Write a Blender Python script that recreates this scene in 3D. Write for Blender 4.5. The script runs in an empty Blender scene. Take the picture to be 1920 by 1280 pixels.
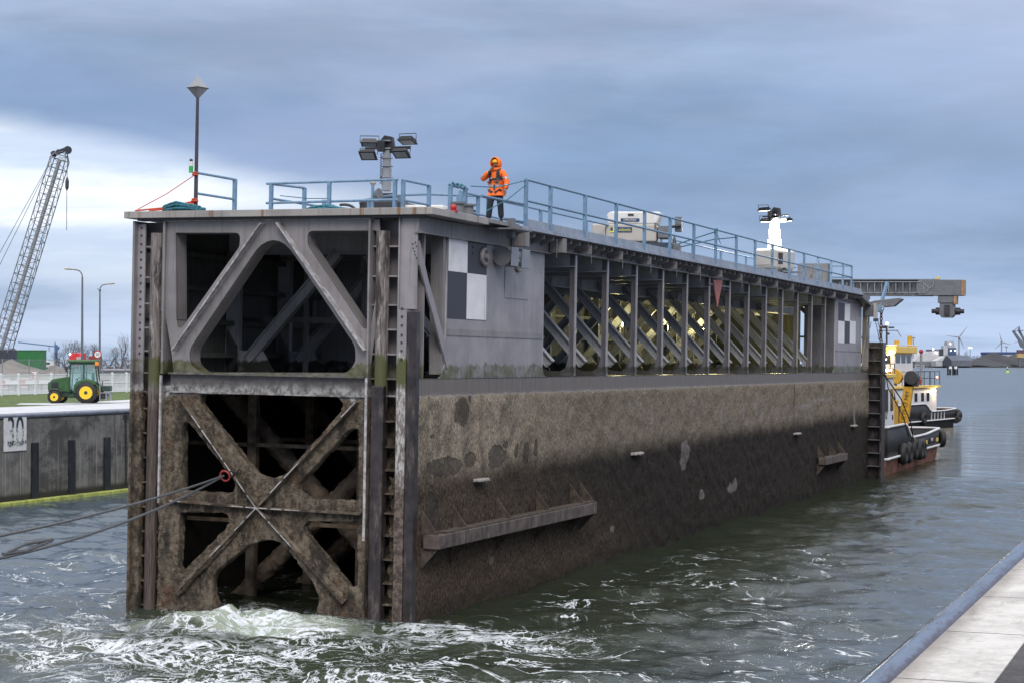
import bpy, bmesh, math, random
from mathutils import Vector, Matrix, noise
C = bpy.context.scene
rnd = random.Random(7)
# ------------------------------------------------------------ camera (metres; gate axis = +Y, its near right corner = origin)
F, YH, YAW, AX, AY = 3434.4, 678.14, .3746, -2.386, 43.627
HEEL, TRIM = -.017, .0026
S_, C_ = math.sin(YAW), math.cos(YAW)
CAM = (-(AX*C_-AY*S_), -(AX*S_+AY*C_), 6.2)
PITCH = math.atan((YH-640)/F)
cam = bpy.data.cameras.new('camera'); camo = bpy.data.objects.new('camera', cam)
C.collection.objects.link(camo); C.camera = camo
cam.sensor_width = 36; cam.lens = 36*F/1920; cam.clip_start = .2; cam.clip_end = 20000
camo.location = CAM; camo.rotation_euler = (math.pi/2+PITCH, 0, YAW)
# ------------------------------------------------------------ view + sun
C.view_settings.view_transform = 'Standard'; C.view_settings.look = 'None'
C.view_settings.exposure = 0.15; C.view_settings.gamma = 1
SUN_EL, SUN_AZ = math.radians(38), math.radians(-12)     # overcast glow, behind and right of the camera
sl = bpy.data.lights.new('sun', 'SUN'); sl.energy = 1.5; sl.angle = math.radians(24); sl.color = (1, .93, .86)
so = bpy.data.objects.new('sun', sl); C.collection.objects.link(so)
so.rotation_euler = (math.pi/2-SUN_EL, 0, SUN_AZ+math.radians(40))

# ------------------------------------------------------------ node helpers
class N:
    def __init__(s, tree): s.t = tree; s.n = tree.nodes; s.l = tree.links
    def mk(s, typ, **kw):
        nd = s.n.new(typ)
        for k, v in kw.items(): setattr(nd, k, v)
        return nd
    def put(s, sock, v):
        if hasattr(v, 'links') or isinstance(v, bpy.types.NodeSocket): s.l.new(v, sock)
        elif v is not None:
            if isinstance(v, (tuple, list)) and len(v) == 3 and sock.type == 'RGBA': v = (*v, 1)
            sock.default_value = v
    def math(s, op, a, b=None, c=None, clamp=False):
        m = s.mk('ShaderNodeMath', operation=op); m.use_clamp = clamp
        s.put(m.inputs[0], a)
        if b is not None: s.put(m.inputs[1], b)
        if c is not None: s.put(m.inputs[2], c)
        return m.outputs[0]
    def mix(s, f, a, b, mode='MIX'):
        m = s.mk('ShaderNodeMix', data_type='RGBA', blend_type=mode)
        s.put(m.inputs[0], f); s.put(m.inputs[6], a); s.put(m.inputs[7], b)
        return m.outputs[2]
    def obj(s): return s.mk('ShaderNodeTexCoord').outputs['Object']
    def geo(s): return s.mk('ShaderNodeNewGeometry').outputs['Position']
    def map(s, v, sc=(1, 1, 1), loc=(0, 0, 0), rot=(0, 0, 0)):
        m = s.mk('ShaderNodeMapping'); s.put(m.inputs[0], v)
        m.inputs['Scale'].default_value = sc; m.inputs['Location'].default_value = loc; m.inputs['Rotation'].default_value = rot
        return m.outputs[0]
    def noise(s, v, sc, det=4, rough=.55, dist=0):
        m = s.mk('ShaderNodeTexNoise'); s.put(m.inputs['Vector'], v)
        m.inputs['Scale'].default_value = sc; m.inputs['Detail'].default_value = det
        m.inputs['Roughness'].default_value = rough; m.inputs['Distortion'].default_value = dist
        return m.outputs[0]
    def vor(s, v, sc, feat='F1'):
        m = s.mk('ShaderNodeTexVoronoi', feature=feat); s.put(m.inputs['Vector'], v); m.inputs['Scale'].default_value = sc
        return m.outputs[0]
    def sep(s, v):
        m = s.mk('ShaderNodeSeparateXYZ'); s.put(m.inputs[0], v); return m.outputs
    def step(s, v, a, b, lo=0, hi=1):
        m = s.mk('ShaderNodeMapRange', interpolation_type='SMOOTHSTEP'); s.put(m.inputs[0], v)
        m.inputs[1].default_value = a; m.inputs[2].default_value = b; m.inputs[3].default_value = lo; m.inputs[4].default_value = hi
        return m.outputs[0]
    def ramp(s, f, stops):
        m = s.mk('ShaderNodeValToRGB'); s.put(m.inputs[0], f); e = m.color_ramp.elements
        while len(e) < len(stops): e.new(.5)
        for q, (p, c) in zip(e, stops): q.position = p; q.color = (*c, 1) if len(c) == 3 else c
        return m.outputs[0]
    def bump(s, h, st=.5, d=.02, nrm=None):
        m = s.mk('ShaderNodeBump'); s.put(m.inputs['Height'], h)
        m.inputs['Strength'].default_value = st; m.inputs['Distance'].default_value = d
        if nrm is not None: s.put(m.inputs['Normal'], nrm)
        return m.outputs[0]

def newmat(name):
    m = bpy.data.materials.new(name); m.use_nodes = True; n = N(m.node_tree)
    b = m.node_tree.nodes['Principled BSDF']
    return m, n, b
def setp(n, b, col=None, rough=None, metal=None, nrm=None, spec=None, emit=None, es=0):
    if col is not None: n.put(b.inputs['Base Color'], col)
    if rough is not None: n.put(b.inputs['Roughness'], rough)
    if metal is not None: n.put(b.inputs['Metallic'], metal)
    if nrm is not None: n.put(b.inputs['Normal'], nrm)
    if spec is not None: n.put(b.inputs['Specular IOR Level'], spec)
    if emit is not None: n.put(b.inputs['Emission Color'], emit); b.inputs['Emission Strength'].default_value = es
def flat(name, col, rough=.6, metal=0, var=.18, sc=3, dirt=None, bump=0, bsc=40):
    """one-colour surface with mottling and grime"""
    m, n, b = newmat(name); o = n.obj()
    a = n.noise(o, sc, 5, .6); c = n.mix(n.step(a, .3, .7), tuple(x*(1-var) for x in col), tuple(min(1, x*(1+var)) for x in col))
    if dirt:
        d = n.noise(n.map(o, (1, 1, .25)), sc*1.7, 6, .7)
        c = n.mix(n.step(d, .52, .75), c, dirt)
    setp(n, b, c, n.math('ADD', n.math('MULTIPLY', a, .25), rough-.12), metal)
    if bump: setp(n, b, nrm=n.bump(n.noise(o, bsc, 4), bump, .01))
    return m
def glow(name, col, st):
    m, n, b = newmat(name); setp(n, b, (.8, .8, .8), .4, emit=col, es=st); return m

# ------------------------------------------------------------ world: broken overcast, mapped by direction
w = bpy.data.worlds.new('World'); C.world = w; w.use_nodes = True
n = N(w.node_tree); bg = w.node_tree.nodes['Background']
d = n.mk('ShaderNodeTexCoord').outputs['Generated']
rr = n.map(d, rot=(0, 0, -YAW)); x, y, z = n.sep(rr)
ys = n.math('MAXIMUM', n.math('ABSOLUTE', y), .05)
az = n.math('DIVIDE', x, ys); el = n.math('DIVIDE', z, ys)             # tangent-plane azimuth and elevation
cv = n.mk('ShaderNodeCombineXYZ'); n.put(cv.inputs[0], az); n.put(cv.inputs[1], n.math('MULTIPLY', el, 3.2)); n.put(cv.inputs[2], y)
n1 = n.noise(cv.outputs[0], 3.2, 6, .5, .3); n2 = n.noise(n.map(cv.outputs[0], (1, 1.7, 1), (3, 1, 0)), 7, 6, .55, .2)
n3 = n.noise(n.map(cv.outputs[0], (.6, 2.6, 1), (7, 2, 0)), 5, 5, .6, .4)
wob = n.math('MULTIPLY', n.math('SUBTRACT', n1, .5), .05)
wob2 = n.math('MULTIPLY', n.math('SUBTRACT', n2, .5), .022)
# lower edge of the dark cloud deck falls to the right
edge = n.math('ADD', n.math('MULTIPLY', az, -.152), .0875)
eh = n.math('SUBTRACT', n.math('ADD', n.math('ADD', el, wob), wob2), edge)
below = n.step(eh, .012, -.010)
left = n.step(n.math('ADD', az, n.math('MULTIPLY', wob, 1.5)), .03, -.20)
fadelow = n.step(el, .028, .085)
white = n.math('MULTIPLY', n.math('MULTIPLY', below, left), n.math('ADD', .22, n.math('MULTIPLY', fadelow, .78)))
white = n.math('MULTIPLY', white, n.step(n3, .20, .48, .55, 1))
deck = n.ramp(n.math('ADD', n.math('MULTIPLY', el, 4.0), n.math('MULTIPLY', n.math('SUBTRACT', n2, .5), .5)),
    [(0, (.38, .48, .66)), (.12, (.32, .42, .61)), (.30, (.22, .32, .50)), (.50, (.22, .325, .51)), (.76, (.31, .39, .55)), (1, (.39, .46, .61))])
bands = n.noise(n.map(cv.outputs[0], (1.1, 1.5, 1), (11, 4, 0), (0, 0, .12)), 3.6, 8, .58, .25)
bm = n.step(bands, .32, .68, .84, 1.15)
vs = n.mk('ShaderNodeVectorMath', operation='SCALE'); n.put(vs.inputs[0], deck); n.put(vs.inputs['Scale'], bm); deck = vs.outputs[0]
lowd = n.math('MULTIPLY', n.step(el, .075, .02), n.step(n2, .52, .36)); deck = n.mix(n.math('MULTIPLY', lowd, .55), deck, (.20, .30, .46))
lowc = n.math('MULTIPLY', n.step(el, .07, .01), n.step(n3, .44, .58))
deck = n.mix(n.math('MULTIPLY', lowc, .6), deck, (.50, .61, .84))
patch = n.math('MULTIPLY', n.step(n1, .48, .70), n.step(el, .03, .14))
deck = n.mix(n.math('MULTIPLY', patch, .5), deck, (.42, .48, .68))
rg = n.math('MULTIPLY', n.step(az, .08, .30), n.step(el, .06, .2))
deck = n.mix(n.math('MULTIPLY', rg, .55), deck, (.44, .51, .71))
dk2 = n.math('MULTIPLY', n.step(n.math('ABSOLUTE', n.math('SUBTRACT', n.math('SUBTRACT', eh, wob2), .024)), .03, 0), n.step(az, .25, -.3))
deck = n.mix(n.math('MULTIPLY', dk2, .5), deck, (.21, .30, .51))
col = n.mix(white, deck, n.mix(n.step(n2, .35, .62), (.56, .66, .82), (.88, .93, 1.0)))
col = n.mix(n.step(z, -.01, -.05), col, (.06, .08, .10))
col = n.mix(n.step(z, .25, .6), col, (.40, .405, .41)); over = n.step(z, .22, .75, 1.0, 3.3)                                   # thinner, brighter cloud overhead
vm = n.mk('ShaderNodeVectorMath', operation='SCALE'); n.put(vm.inputs[0], col); n.put(vm.inputs['Scale'], over)
sky = n.mk('ShaderNodeTexSky', sky_type='NISHITA'); sky.sun_disc = False
sky.sun_elevation = SUN_EL; sky.sun_rotation = math.pi - (SUN_AZ+math.radians(40))
sv = n.mk('ShaderNodeVectorMath', operation='SCALE'); n.put(sv.inputs[0], sky.outputs[0]); sv.inputs['Scale'].default_value = .05
sm = n.mk('ShaderNodeMix', data_type='RGBA'); sm.inputs[0].default_value = .08
n.put(sm.inputs[6], vm.outputs[0]); n.put(sm.inputs[7], sv.outputs[0])
n.put(bg.inputs[0], sm.outputs[2]); bg.inputs[1].default_value = 1.14

# ------------------------------------------------------------ geometry helpers
def ray(px, py):
    a = (px-960)/F; b = (640-py)/F; cp, sp = math.cos(PITCH), math.sin(PITCH)
    fw = cp-b*sp; up = sp+b*cp
    return (a*C_-fw*S_, a*S_+fw*C_, up)
def wd(px, py, depth):
    d = ray(px, py); f = -d[0]*S_+d[1]*C_
    return Vector(CAM[i]+d[i]*depth/f for i in range(3))
def frame_cam(px, depth, z=0):              # a spot on the ground at that bearing and distance
    p = wd(px, YH, depth); return Vector((p.x, p.y, z))
GM = Matrix(((1, -HEEL*-TRIM, -HEEL, 0), (0, 1, TRIM, 0), (HEEL, -TRIM, 1, 0), (0, 0, 0, 1)))
def G(x, y, z):
    z2 = z-TRIM*y
    return Vector((x-HEEL*z2, y+TRIM*z, z2+HEEL*x))
GR = GM.to_3x3().normalized().to_quaternion().to_euler()

class MB:
    def __init__(s): s.v = []; s.f = []
    def add(s, v, f):
        k = len(s.v); s.v += [tuple(p) for p in v]; s.f += [tuple(i+k for i in q) for q in f]; return s
    def box(s, x0, x1, y0, y1, z0, z1):
        if x0 > x1: x0, x1 = x1, x0
        if y0 > y1: y0, y1 = y1, y0
        if z0 > z1: z0, z1 = z1, z0
        v = [(x, y, z) for z in (z0, z1) for y in (y0, y1) for x in (x0, x1)]
        return s.add(v, [(0, 2, 3, 1), (4, 5, 7, 6), (0, 1, 5, 4), (2, 6, 7, 3), (0, 4, 6, 2), (1, 3, 7, 5)])
    def bar(s, p, q, w=.1, h=.1, up=(0, 0, 1), off=0):
        p, q = Vector(p), Vector(q); t = (q-p).normalized(); u = Vector(up)
        if abs(t.dot(u)) > .98: u = Vector((0, 1, 0))
        a = t.cross(u).normalized(); b = a.cross(t)
        v = [o+a*i*w/2+b*(j*h/2+off) for o in (p, q) for j in (-1, 1) for i in (-1, 1)]
        return s.add(v, [(0, 1, 3, 2), (4, 6, 7, 5), (0, 4, 5, 1), (2, 3, 7, 6), (0, 2, 6, 4), (1, 5, 7, 3)])
    def tube(s, pts, r, n=8, closed=False, caps=True):
        pts = [Vector(p) for p in pts]; m = len(pts); rings = []
        rs = r if isinstance(r, (list, tuple)) else [r]*m
        prev = None
        for i, p in enumerate(pts):
            a = pts[(i-1) % m] if (i or closed) else p; b = pts[(i+1) % m] if (i < m-1 or closed) else p
            t = (b-a).normalized()
            if prev is None:
                u = Vector((0, 0, 1)) if abs(t.z) < .9 else Vector((0, 1, 0)); e = t.cross(u).normalized()
            else:
                e = (prev - t*prev.dot(t)).normalized()
            prev = e; g = t.cross(e)
            rings.append([p+(e*math.cos(2*math.pi*k/n)+g*math.sin(2*math.pi*k/n))*rs[i] for k in range(n)])
        v = [q for rg in rings for q in rg]; f = []
        for i in range(m if closed else m-1):
            j = (i+1) % m
            for k in range(n): f.append((i*n+k, i*n+(k+1) % n, j*n+(k+1) % n, j*n+k))
        if caps and not closed: f += [tuple(range(n))[::-1], tuple((m-1)*n+k for k in range(n))]
        return s.add(v, f)
    def cyl(s, p, q, r1, r2=None, n=16): return s.tube([p, q], [r1, r1 if r2 is None else r2], n)
    def torus(s, c, axis, R, r, n=20, k=8):
        c = Vector(c); a = Vector(axis).normalized(); u = a.orthogonal().normalized(); w = a.cross(u)
        return s.tube([c+(u*math.cos(2*math.pi*i/n)+w*math.sin(2*math.pi*i/n))*R for i in range(n)], r, k, closed=True)
    def prism(s, poly, fn, t0, t1):
        """convex or simple polygon poly[(a,b)] -> fn(a,b,t)"""
        m = len(poly); v = [fn(a, b, t) for t in (t0, t1) for a, b in poly]
        return s.add(v, [tuple(range(m))[::-1], tuple(range(m, 2*m))]+[(i, (i+1) % m, m+(i+1) % m, m+i) for i in range(m)])
    def ball(s, c, r, n=12, m=8, sc=(1, 1, 1)):
        v = [(c[0], c[1], c[2]+r*sc[2])]
        for j in range(1, m):
            th = math.pi*j/m
            for i in range(n):
                ph = 2*math.pi*i/n
                v.append((c[0]+r*sc[0]*math.sin(th)*math.cos(ph), c[1]+r*sc[1]*math.sin(th)*math.sin(ph), c[2]+r*sc[2]*math.cos(th)))
        v.append((c[0], c[1], c[2]-r*sc[2])); f = []
        for i in range(n): f.append((0, 1+i, 1+(i+1) % n))
        for j in range(m-2):
            for i in range(n): f.append((1+j*n+i, 1+(j+1)*n+i, 1+(j+1)*n+(i+1) % n, 1+j*n+(i+1) % n))
        for i in range(n): f.append((len(v)-1, 1+(m-2)*n+(i+1) % n, 1+(m-2)*n+i))
        return s.add(v, f)
    def xf(s, M):
        s.v = [tuple(M @ Vector(p)) for p in s.v]; return s
    def mesh(s, name, mat=None, smooth=False):
        me = bpy.data.meshes.new(name); me.from_pydata(s.v, [], s.f)
        bm = bmesh.new(); bm.from_mesh(me); bmesh.ops.recalc_face_normals(bm, faces=bm.faces[:]); bm.to_mesh(me); bm.free()
        if mat: me.materials.append(mat)
        if smooth:
            for p in me.polygons: p.use_smooth = True
            try: me.set_sharp_from_angle(angle=math.radians(38))
            except Exception: pass
        return me
def ob(name, data, parent=None, loc=None, rot=None):
    o = bpy.data.objects.new(name, data); C.collection.objects.link(o)
    if parent: o.parent = parent
    if loc is not None: o.location = loc
    if rot is not None: o.rotation_euler = rot
    return o
def part(name, mb, mat, parent, smooth=False, bevel=0, label=None):
    me = mb.mesh(name, mat, smooth) if isinstance(mb, MB) else mb
    o = ob(name, me, parent)
    if bevel:
        m = o.modifiers.new('bevel', 'BEVEL'); m.width = bevel; m.segments = 2; m.limit_method = 'ANGLE'
    if label: o['label'] = label
    return o
def thing(name, label, cat, loc=(0, 0, 0), rot=(0, 0, 0), group=None):
    o = ob(name, None, None, loc, rot); o.empty_display_size = .3; return tag(o, label, cat, group)
def tag(o, label=None, cat=None, group=None, kind=None):
    if label: o['label'] = label
    if cat: o['category'] = cat
    if group: o['group'] = group
    if kind: o['kind'] = kind
    return o
def solo(name, mb, mat, label, cat, loc=(0, 0, 0), rot=(0, 0, 0), group=None, smooth=False, bevel=0):
    me = mb.mesh(name, mat, smooth) if isinstance(mb, MB) else mb
    o = ob(name, me, None, loc, rot)
    if bevel:
        m = o.modifiers.new('bevel', 'BEVEL'); m.width = bevel; m.segments = 2; m.limit_method = 'ANGLE'
    return tag(o, label, cat, group)
def struct(name, mb, mat, smooth=False):
    o = ob(name, mb.mesh(name, mat, smooth) if isinstance(mb, MB) else mb); o['kind'] = 'structure'; return o
def copy_tree(o, parent=None):
    c = o.copy(); C.collection.objects.link(c)
    if parent: c.parent = parent
    for ch in list(o.children): copy_tree(ch, c)
    return c
def rounded(poly, rad, seg=6):
    """poly [(a,b)], rad float or list -> polygon with rounded corners"""
    out = []; m = len(poly); rs = rad if isinstance(rad, (list, tuple)) else [rad]*m
    for i in range(m):
        p = Vector(poly[i]); a = Vector(poly[i-1])-p; b = Vector(poly[(i+1) % m])-p; r = rs[i]
        if r <= 0: out.append(tuple(p)); continue
        an = a.angle(b); t = min(r/math.tan(an/2), a.length*.48, b.length*.48)
        p0 = p+a.normalized()*t; p1 = p+b.normalized()*t
        for k in range(seg+1):
            u = k/seg; out.append(tuple(p0*(1-u)**2+p*2*u*(1-u)+p1*u*u))
    return out
def plate(name, loops, t, fn, mat=None, bev=0):
    """loops[0] outline, the rest holes, extruded to thickness t; fn(a,b,c) places it"""
    cu = bpy.data.curves.new(name, 'CURVE'); cu.dimensions = '2D'; cu.fill_mode = 'BOTH'; cu.extrude = t/2; cu.bevel_depth = bev
    for lp in loops:
        sp = cu.splines.new('POLY'); sp.points.add(len(lp)-1); sp.use_cyclic_u = True
        for q, (a, b) in zip(sp.points, lp): q.co = (a, b, 0, 1)
    o = bpy.data.objects.new(name, cu); C.collection.objects.link(o)
    dg = bpy.context.evaluated_depsgraph_get(); me = bpy.data.meshes.new_from_object(o.evaluated_get(dg))
    bpy.data.objects.remove(o); bpy.data.curves.remove(cu)
    for v in me.vertices: v.co = fn(*v.co)
    bm = bmesh.new(); bm.from_mesh(me); bmesh.ops.remove_doubles(bm, verts=bm.verts[:], dist=1e-4)
    bmesh.ops.recalc_face_normals(bm, faces=bm.faces[:]); bm.to_mesh(me); bm.free()
    me.materials.clear(); me.name = name
    if mat: me.materials.append(mat)
    return me
def text(name, body, size, mat, parent, loc, rot, sx=1, sy=1, ext=.004):
    cu = bpy.data.curves.new(name, 'FONT'); cu.body = body; cu.size = size; cu.extrude = ext; cu.align_x = 'CENTER'; cu.align_y = 'CENTER'
    o = bpy.data.objects.new(name, cu); C.collection.objects.link(o)
    dg = bpy.context.evaluated_depsgraph_get(); me = bpy.data.meshes.new_from_object(o.evaluated_get(dg))
    bpy.data.objects.remove(o)
    for v in me.vertices: v.co.x *= sx; v.co.y *= sy
    me.materials.clear(); me.materials.append(mat)
    return ob(name, me, parent, loc, rot)
CLT = bpy.data.textures.new('crust', 'CLOUDS'); CLT.noise_scale = .16; CLT.noise_depth = 4
CLT2 = bpy.data.textures.new('crust_fine', 'CLOUDS'); CLT2.noise_scale = .05; CLT2.noise_depth = 3
def crust(o, voxel=.035, s1=.11, s2=.04):
    """weld the steel into one mesh and let marine growth swell its surface"""
    m = o.modifiers.new('weld', 'REMESH'); m.mode = 'VOXEL'; m.voxel_size = voxel; m.use_smooth_shade = True
    for tx, st in ((CLT, s1), (CLT2, s2)):
        q = o.modifiers.new('growth', 'DISPLACE'); q.texture = tx; q.strength = st; q.mid_level = .5; q.texture_coords = 'LOCAL'
    return o
def many(name, mbs, mat, parent, **k): return [part(name, m_, mat, parent, **k) for m_ in mbs]
def rot_mb(mb, ang, c=(0, 0, 0), axis='Z'):
    Mx = Matrix.Translation(c) @ Matrix.Rotation(ang, 4, axis) @ Matrix.Translation(-Vector(c)); return mb.xf(Mx)
def skinned(name, joints, edges, sub=2, root=0):
    """joints: [(x,y,z, rx, ry)] grown into one continuous surface"""
    me = bpy.data.meshes.new(name); me.from_pydata([j[:3] for j in joints], edges, [])
    o = bpy.data.objects.new(name, me); C.collection.objects.link(o)
    m = o.modifiers.new('skin', 'SKIN'); m.use_smooth_shade = True; m.branch_smoothing = .6
    sv = me.skin_vertices[0].data
    for i, j in enumerate(joints): sv[i].radius = (j[3], j[4] if len(j) > 4 else j[3]); sv[i].use_root = (i == root)
    q = o.modifiers.new('sub', 'SUBSURF'); q.levels = sub; q.render_levels = sub
    dg = bpy.context.evaluated_depsgraph_get(); r = bpy.data.meshes.new_from_object(o.evaluated_get(dg))
    bpy.data.objects.remove(o)
    for p in r.polygons: p.use_smooth = True
    r.name = name; return r
def skpart(name, joints, edges, mat, parent, sub=2):
    me = skinned(name, joints, edges, sub); me.materials.clear(); me.materials.append(mat); return ob(name, me, parent)
# ------------------------------------------------------------ materials
def gate_steel(name, paint=(.22, .205, .21), lift=1.0, growth=True, wet=True):
    """painted steel; algae line, limescale and growth follow the old waterlines (gate-local z)"""
    m, n, b = newmat(name); o = n.obj(); x, y, z = n.sep(o)
    big = n.noise(o, .9, 5, .6); mid = n.noise(o, 5, 6, .65)
    st = n.noise(n.map(o, (5.5, 5.5, .28)), 2.2, 6, .7); st2 = n.noise(n.map(o, (14, 14, .5), (3, 1, 0)), 2.0, 5, .6)
    c = n.mix(n.step(big, .32, .68), tuple(v*.86 for v in paint), tuple(v*1.18 for v in paint))
    c = n.mix(n.math('MULTIPLY', n.step(st, .50, .72), .55), c, tuple(v*.42 for v in paint))
    c = n.mix(n.math('MULTIPLY', n.step(st2, .56, .74), .35), c, (.36, .34, .36))
    c = n.mix(n.math('MULTIPLY', n.step(n.noise(n.map(o, (1, 1, .4), (5, 0, 0)), 3.1, 6, .7), .66, .74), .8), c, (.17, .08, .035))
    zn = n.math('ADD', z, n.math('MULTIPLY', n.math('SUBTRACT', n.noise(n.map(o, (1, 1, .3)), 2.6, 6, .65), .5), .55))
    if growth:
        alg = n.mix(n.step(mid, .35, .65), (.055, .062, .022), (.15, .14, .09)) if growth != 'dark' else n.mix(mid, (.03, .033, .025), (.08, .08, .07))
        c = n.mix(n.math('MULTIPLY', n.step(zn, 6.17, 6.08), n.step(n.noise(o, 1.6, 5, .65), .36, .56, .35, 1)), c, alg)
        c = n.mix(n.step(zn, 5.86, 5.76), c, n.mix(n.step(mid, .3, .7), (.07, .062, .062), (.13, .118, .118)))
        lime = n.math('MULTIPLY', n.math('MULTIPLY', n.step(zn, 5.26, 5.36), n.step(zn, 5.62, 5.42)), n.step(n.noise(n.map(o, (1, 1, .8)), 6, 7, .75), .40, .58))
        c = n.mix(n.math('MULTIPLY', lime, .75 if growth != 'dark' else 0), c, (.42, .42, .41))
        gr = n.mix(n.step(n.noise(o, 11, 6, .7), .35, .65), (.045, .034, .024), (.20, .155, .11))
        gr = n.mix(n.step(n.noise(o, 1.4, 5, .6), .5, .7), gr, (.10, .055, .034))
        gr = n.mix(n.step(n.noise(n.map(o, (1, 1, .45)), 2.3, 6, .65), .38, .66), gr, n.mix(mid, (.012, .010, .008), (.045, .035, .027)))
        gr = n.mix(n.math('MULTIPLY', n.step(n.noise(n.map(o, (1, 1, .5), (4, 2, 1)), 3.4, 7, .7), .47, .60), .8), gr, n.mix(mid, (.12, .095, .07), (.30, .25, .19)))
        gm = n.step(zn, 5.34, 5.2); c = n.mix(gm, c, gr)
        h = n.math('MULTIPLY', gm, n.math('ADD', n.noise(o, 22, 6, .75), n.math('MULTIPLY', n.vor(o, 34), .6)))
        h = n.math('ADD', h, n.math('MULTIPLY', n.noise(o, 2.2, 3), .06))
        setp(n, b, c, n.math('ADD', .38, n.math('MULTIPLY', gm, .45)), nrm=n.bump(h, .9, .045))
    else:
        setp(n, b, c, n.step(st, .3, .7, .42, .62), nrm=n.bump(n.noise(o, 2.0, 3), .25, .03))
    return m
M = {}
M['steel'] = gate_steel('grey_gate_steel')
M['panel'] = gate_steel('grey_panel_steel', (.27, .25, .265))
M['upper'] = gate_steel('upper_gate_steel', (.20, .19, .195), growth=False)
M['inner'] = gate_steel('inner_gate_steel', (.38, .39, .41), growth='dark')  # paint lightened to make up for light missing inside
M['bulk'] = gate_steel('bulkhead_steel', (.40, .41, .42), growth='dark')  # lighter copy for bulkheads and far braces, missing light put into paint
M['rustgrowth'] = flat('crusted_rusty_strut', (.15, .115, .085), .9, var=.5, sc=3, dirt=(.06, .04, .03), bump=.9, bsc=18)
M['postdark'] = gate_steel('shaded_post_steel', (.12, .12, .14), growth='dark')  # shaded face of the post webs put into darker paint
M['postedge'] = gate_steel('lit_post_edge_steel', (.30, .28, .29), growth='dark')  # lit edge of the posts put into lighter paint
M['scrape'] = flat('scraped_growth', (.055, .047, .04), .9, var=.4, sc=5, dirt=(.10, .085, .07), bump=1, bsc=22)
M['rubmark'] = flat('pale_rub_mark', (.20, .18, .165), .8, var=.3)
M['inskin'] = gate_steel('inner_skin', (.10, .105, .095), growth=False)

DARKMARKS = [(1.75, 3.62, 1.1, .26), (3.4, 3.72, .35, .2), (5.15, 3.72, .7, .34), (6.6, 3.82, .18, .2), (7.3, 3.70, .2, .36), (8.1, 3.82, .22, .26), (2.75, 4.95, .45, .38), (.9, 4.4, .12, .06), (5.8, 4.0, .2, .1), (1.0, 2.2, .5, .9)]
PALEMARKS = [(23.1, 3.1, .62, .42), (23.0, 2.85, .5, .5), (4.9, 1.0, .3, .12), (29.6, 1.38, .5, .22), (30.2, 1.5, .35, .3), (25.4, 1.42, .4, .2), (15.0, 1.0, .25, .12), (42.5, 4.3, 1.9, .13), (46.8, 4.55, 3.4, .10), (28.0, 4.25, .3, .28), (31.3, 4.3, .25, .34), (33.4, 4.3, .35, .34), (34.4, 4.1, .2, .3), (37.0, 4.2, .35, .16), (39.2, 4.3, .4, .16), (19.0, 4.4, .1, .5), (17.5, 4.9, .35, .1)]
# hull side: growth in tide bands
m, n, b = newmat('mussel_crusted_hull'); o = n.obj(); x, y, z = n.sep(o)
zz = n.math('ADD', z, n.math('MULTIPLY', n.math('SUBTRACT', n.noise(n.map(o, (1, 1, .5)), .8, 6, .6), .5), .7))
fine = n.noise(n.map(o, (1, 9, 3.2)), 2.6, 9, .82); fine2 = n.noise(n.map(o, (1, 14, 7), (2, 0, 1)), 2.6, 7, .85)
spk = n.vor(n.map(o, (1, 1, .55)), 17)
tan = n.mix(n.step(fine, .38, .62), (.10, .082, .064), (.37, .31, .24))
tan = n.mix(n.step(n.noise(o, .55, 6, .6), .5, .68), tan, n.mix(n.step(fine, .38, .62), (.085, .068, .052), (.27, .215, .16)))
tan = n.mix(n.math('MULTIPLY', n.math('MULTIPLY', n.step(y, 15, 1), n.step(n.noise(n.map(o, (1, 1, .6)), .9, 5, .6), .40, .56)), .75), tan, n.mix(n.step(fine, .40, .54), (.16, .125, .095), (.50, .42, .33)))
brn = n.mix(n.step(fine, .42, .60), (.024, .018, .013), (.165, .120, .085))
dark = n.mix(n.step(fine, .45, .66), (.013, .010, .008), (.062, .048, .037))
k1 = n.step(n.math('ADD', zz, n.math('MULTIPLY', y, -.004)), 3.05, 3.85)
far = n.step(n.math('ADD', y, n.math('MULTIPLY', z, 3)), 7, 24)
low = n.mix(far, brn, dark)
c = n.mix(k1, low, tan)
# places where the growth has been scraped off: dark ones near the front, pale ones further along
wob = n.math('MULTIPLY', n.math('SUBTRACT', n.noise(o, 3.2, 6, .7), .5), 1.1)
def marks(lst):
    out = None
    for cy, cz, ry, rz in lst:
        a_ = n.math('POWER', n.math('MULTIPLY', n.math('SUBTRACT', y, cy), 1/ry), 2); b_ = n.math('POWER', n.math('MULTIPLY', n.math('SUBTRACT', z, cz), 1/rz), 2)
        e = n.math('SUBTRACT', 1, n.math('SQRT', n.math('ADD', a_, b_))); out = e if out is None else n.math('MAXIMUM', out, e)
    return n.step(n.math('ADD', out, wob), .02, .14)
rubm = marks(DARKMARKS); wt = n.math('MULTIPLY', n.math('MULTIPLY', marks(PALEMARKS), n.step(n.noise(n.map(o, (1, 5, 1)), 4, 6, .7), .38, .55, .25, 1)), .62)
c = n.mix(n.math('MULTIPLY', rubm, .7), c, n.mix(n.noise(o, 9, 5, .7), (.022, .018, .016), (.075, .062, .052)))
c = n.mix(wt, c, n.mix(n.noise(n.map(o, (1, 6, .6)), 3, 5, .7), (.16, .14, .13), (.42, .40, .40)))
line = n.math('MULTIPLY', n.step(n.math('ABSOLUTE', n.math('SUBTRACT', y, 54.4)), .2, .1), n.math('MULTIPLY', n.step(z, 2.9, 3.1), n.step(n.noise(n.map(o, (1, 1, .6)), 1.5, 5, .7), .35, .5)))
c = n.mix(n.math('MULTIPLY', line, .6), c, (.34, .32, .31))
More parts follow.
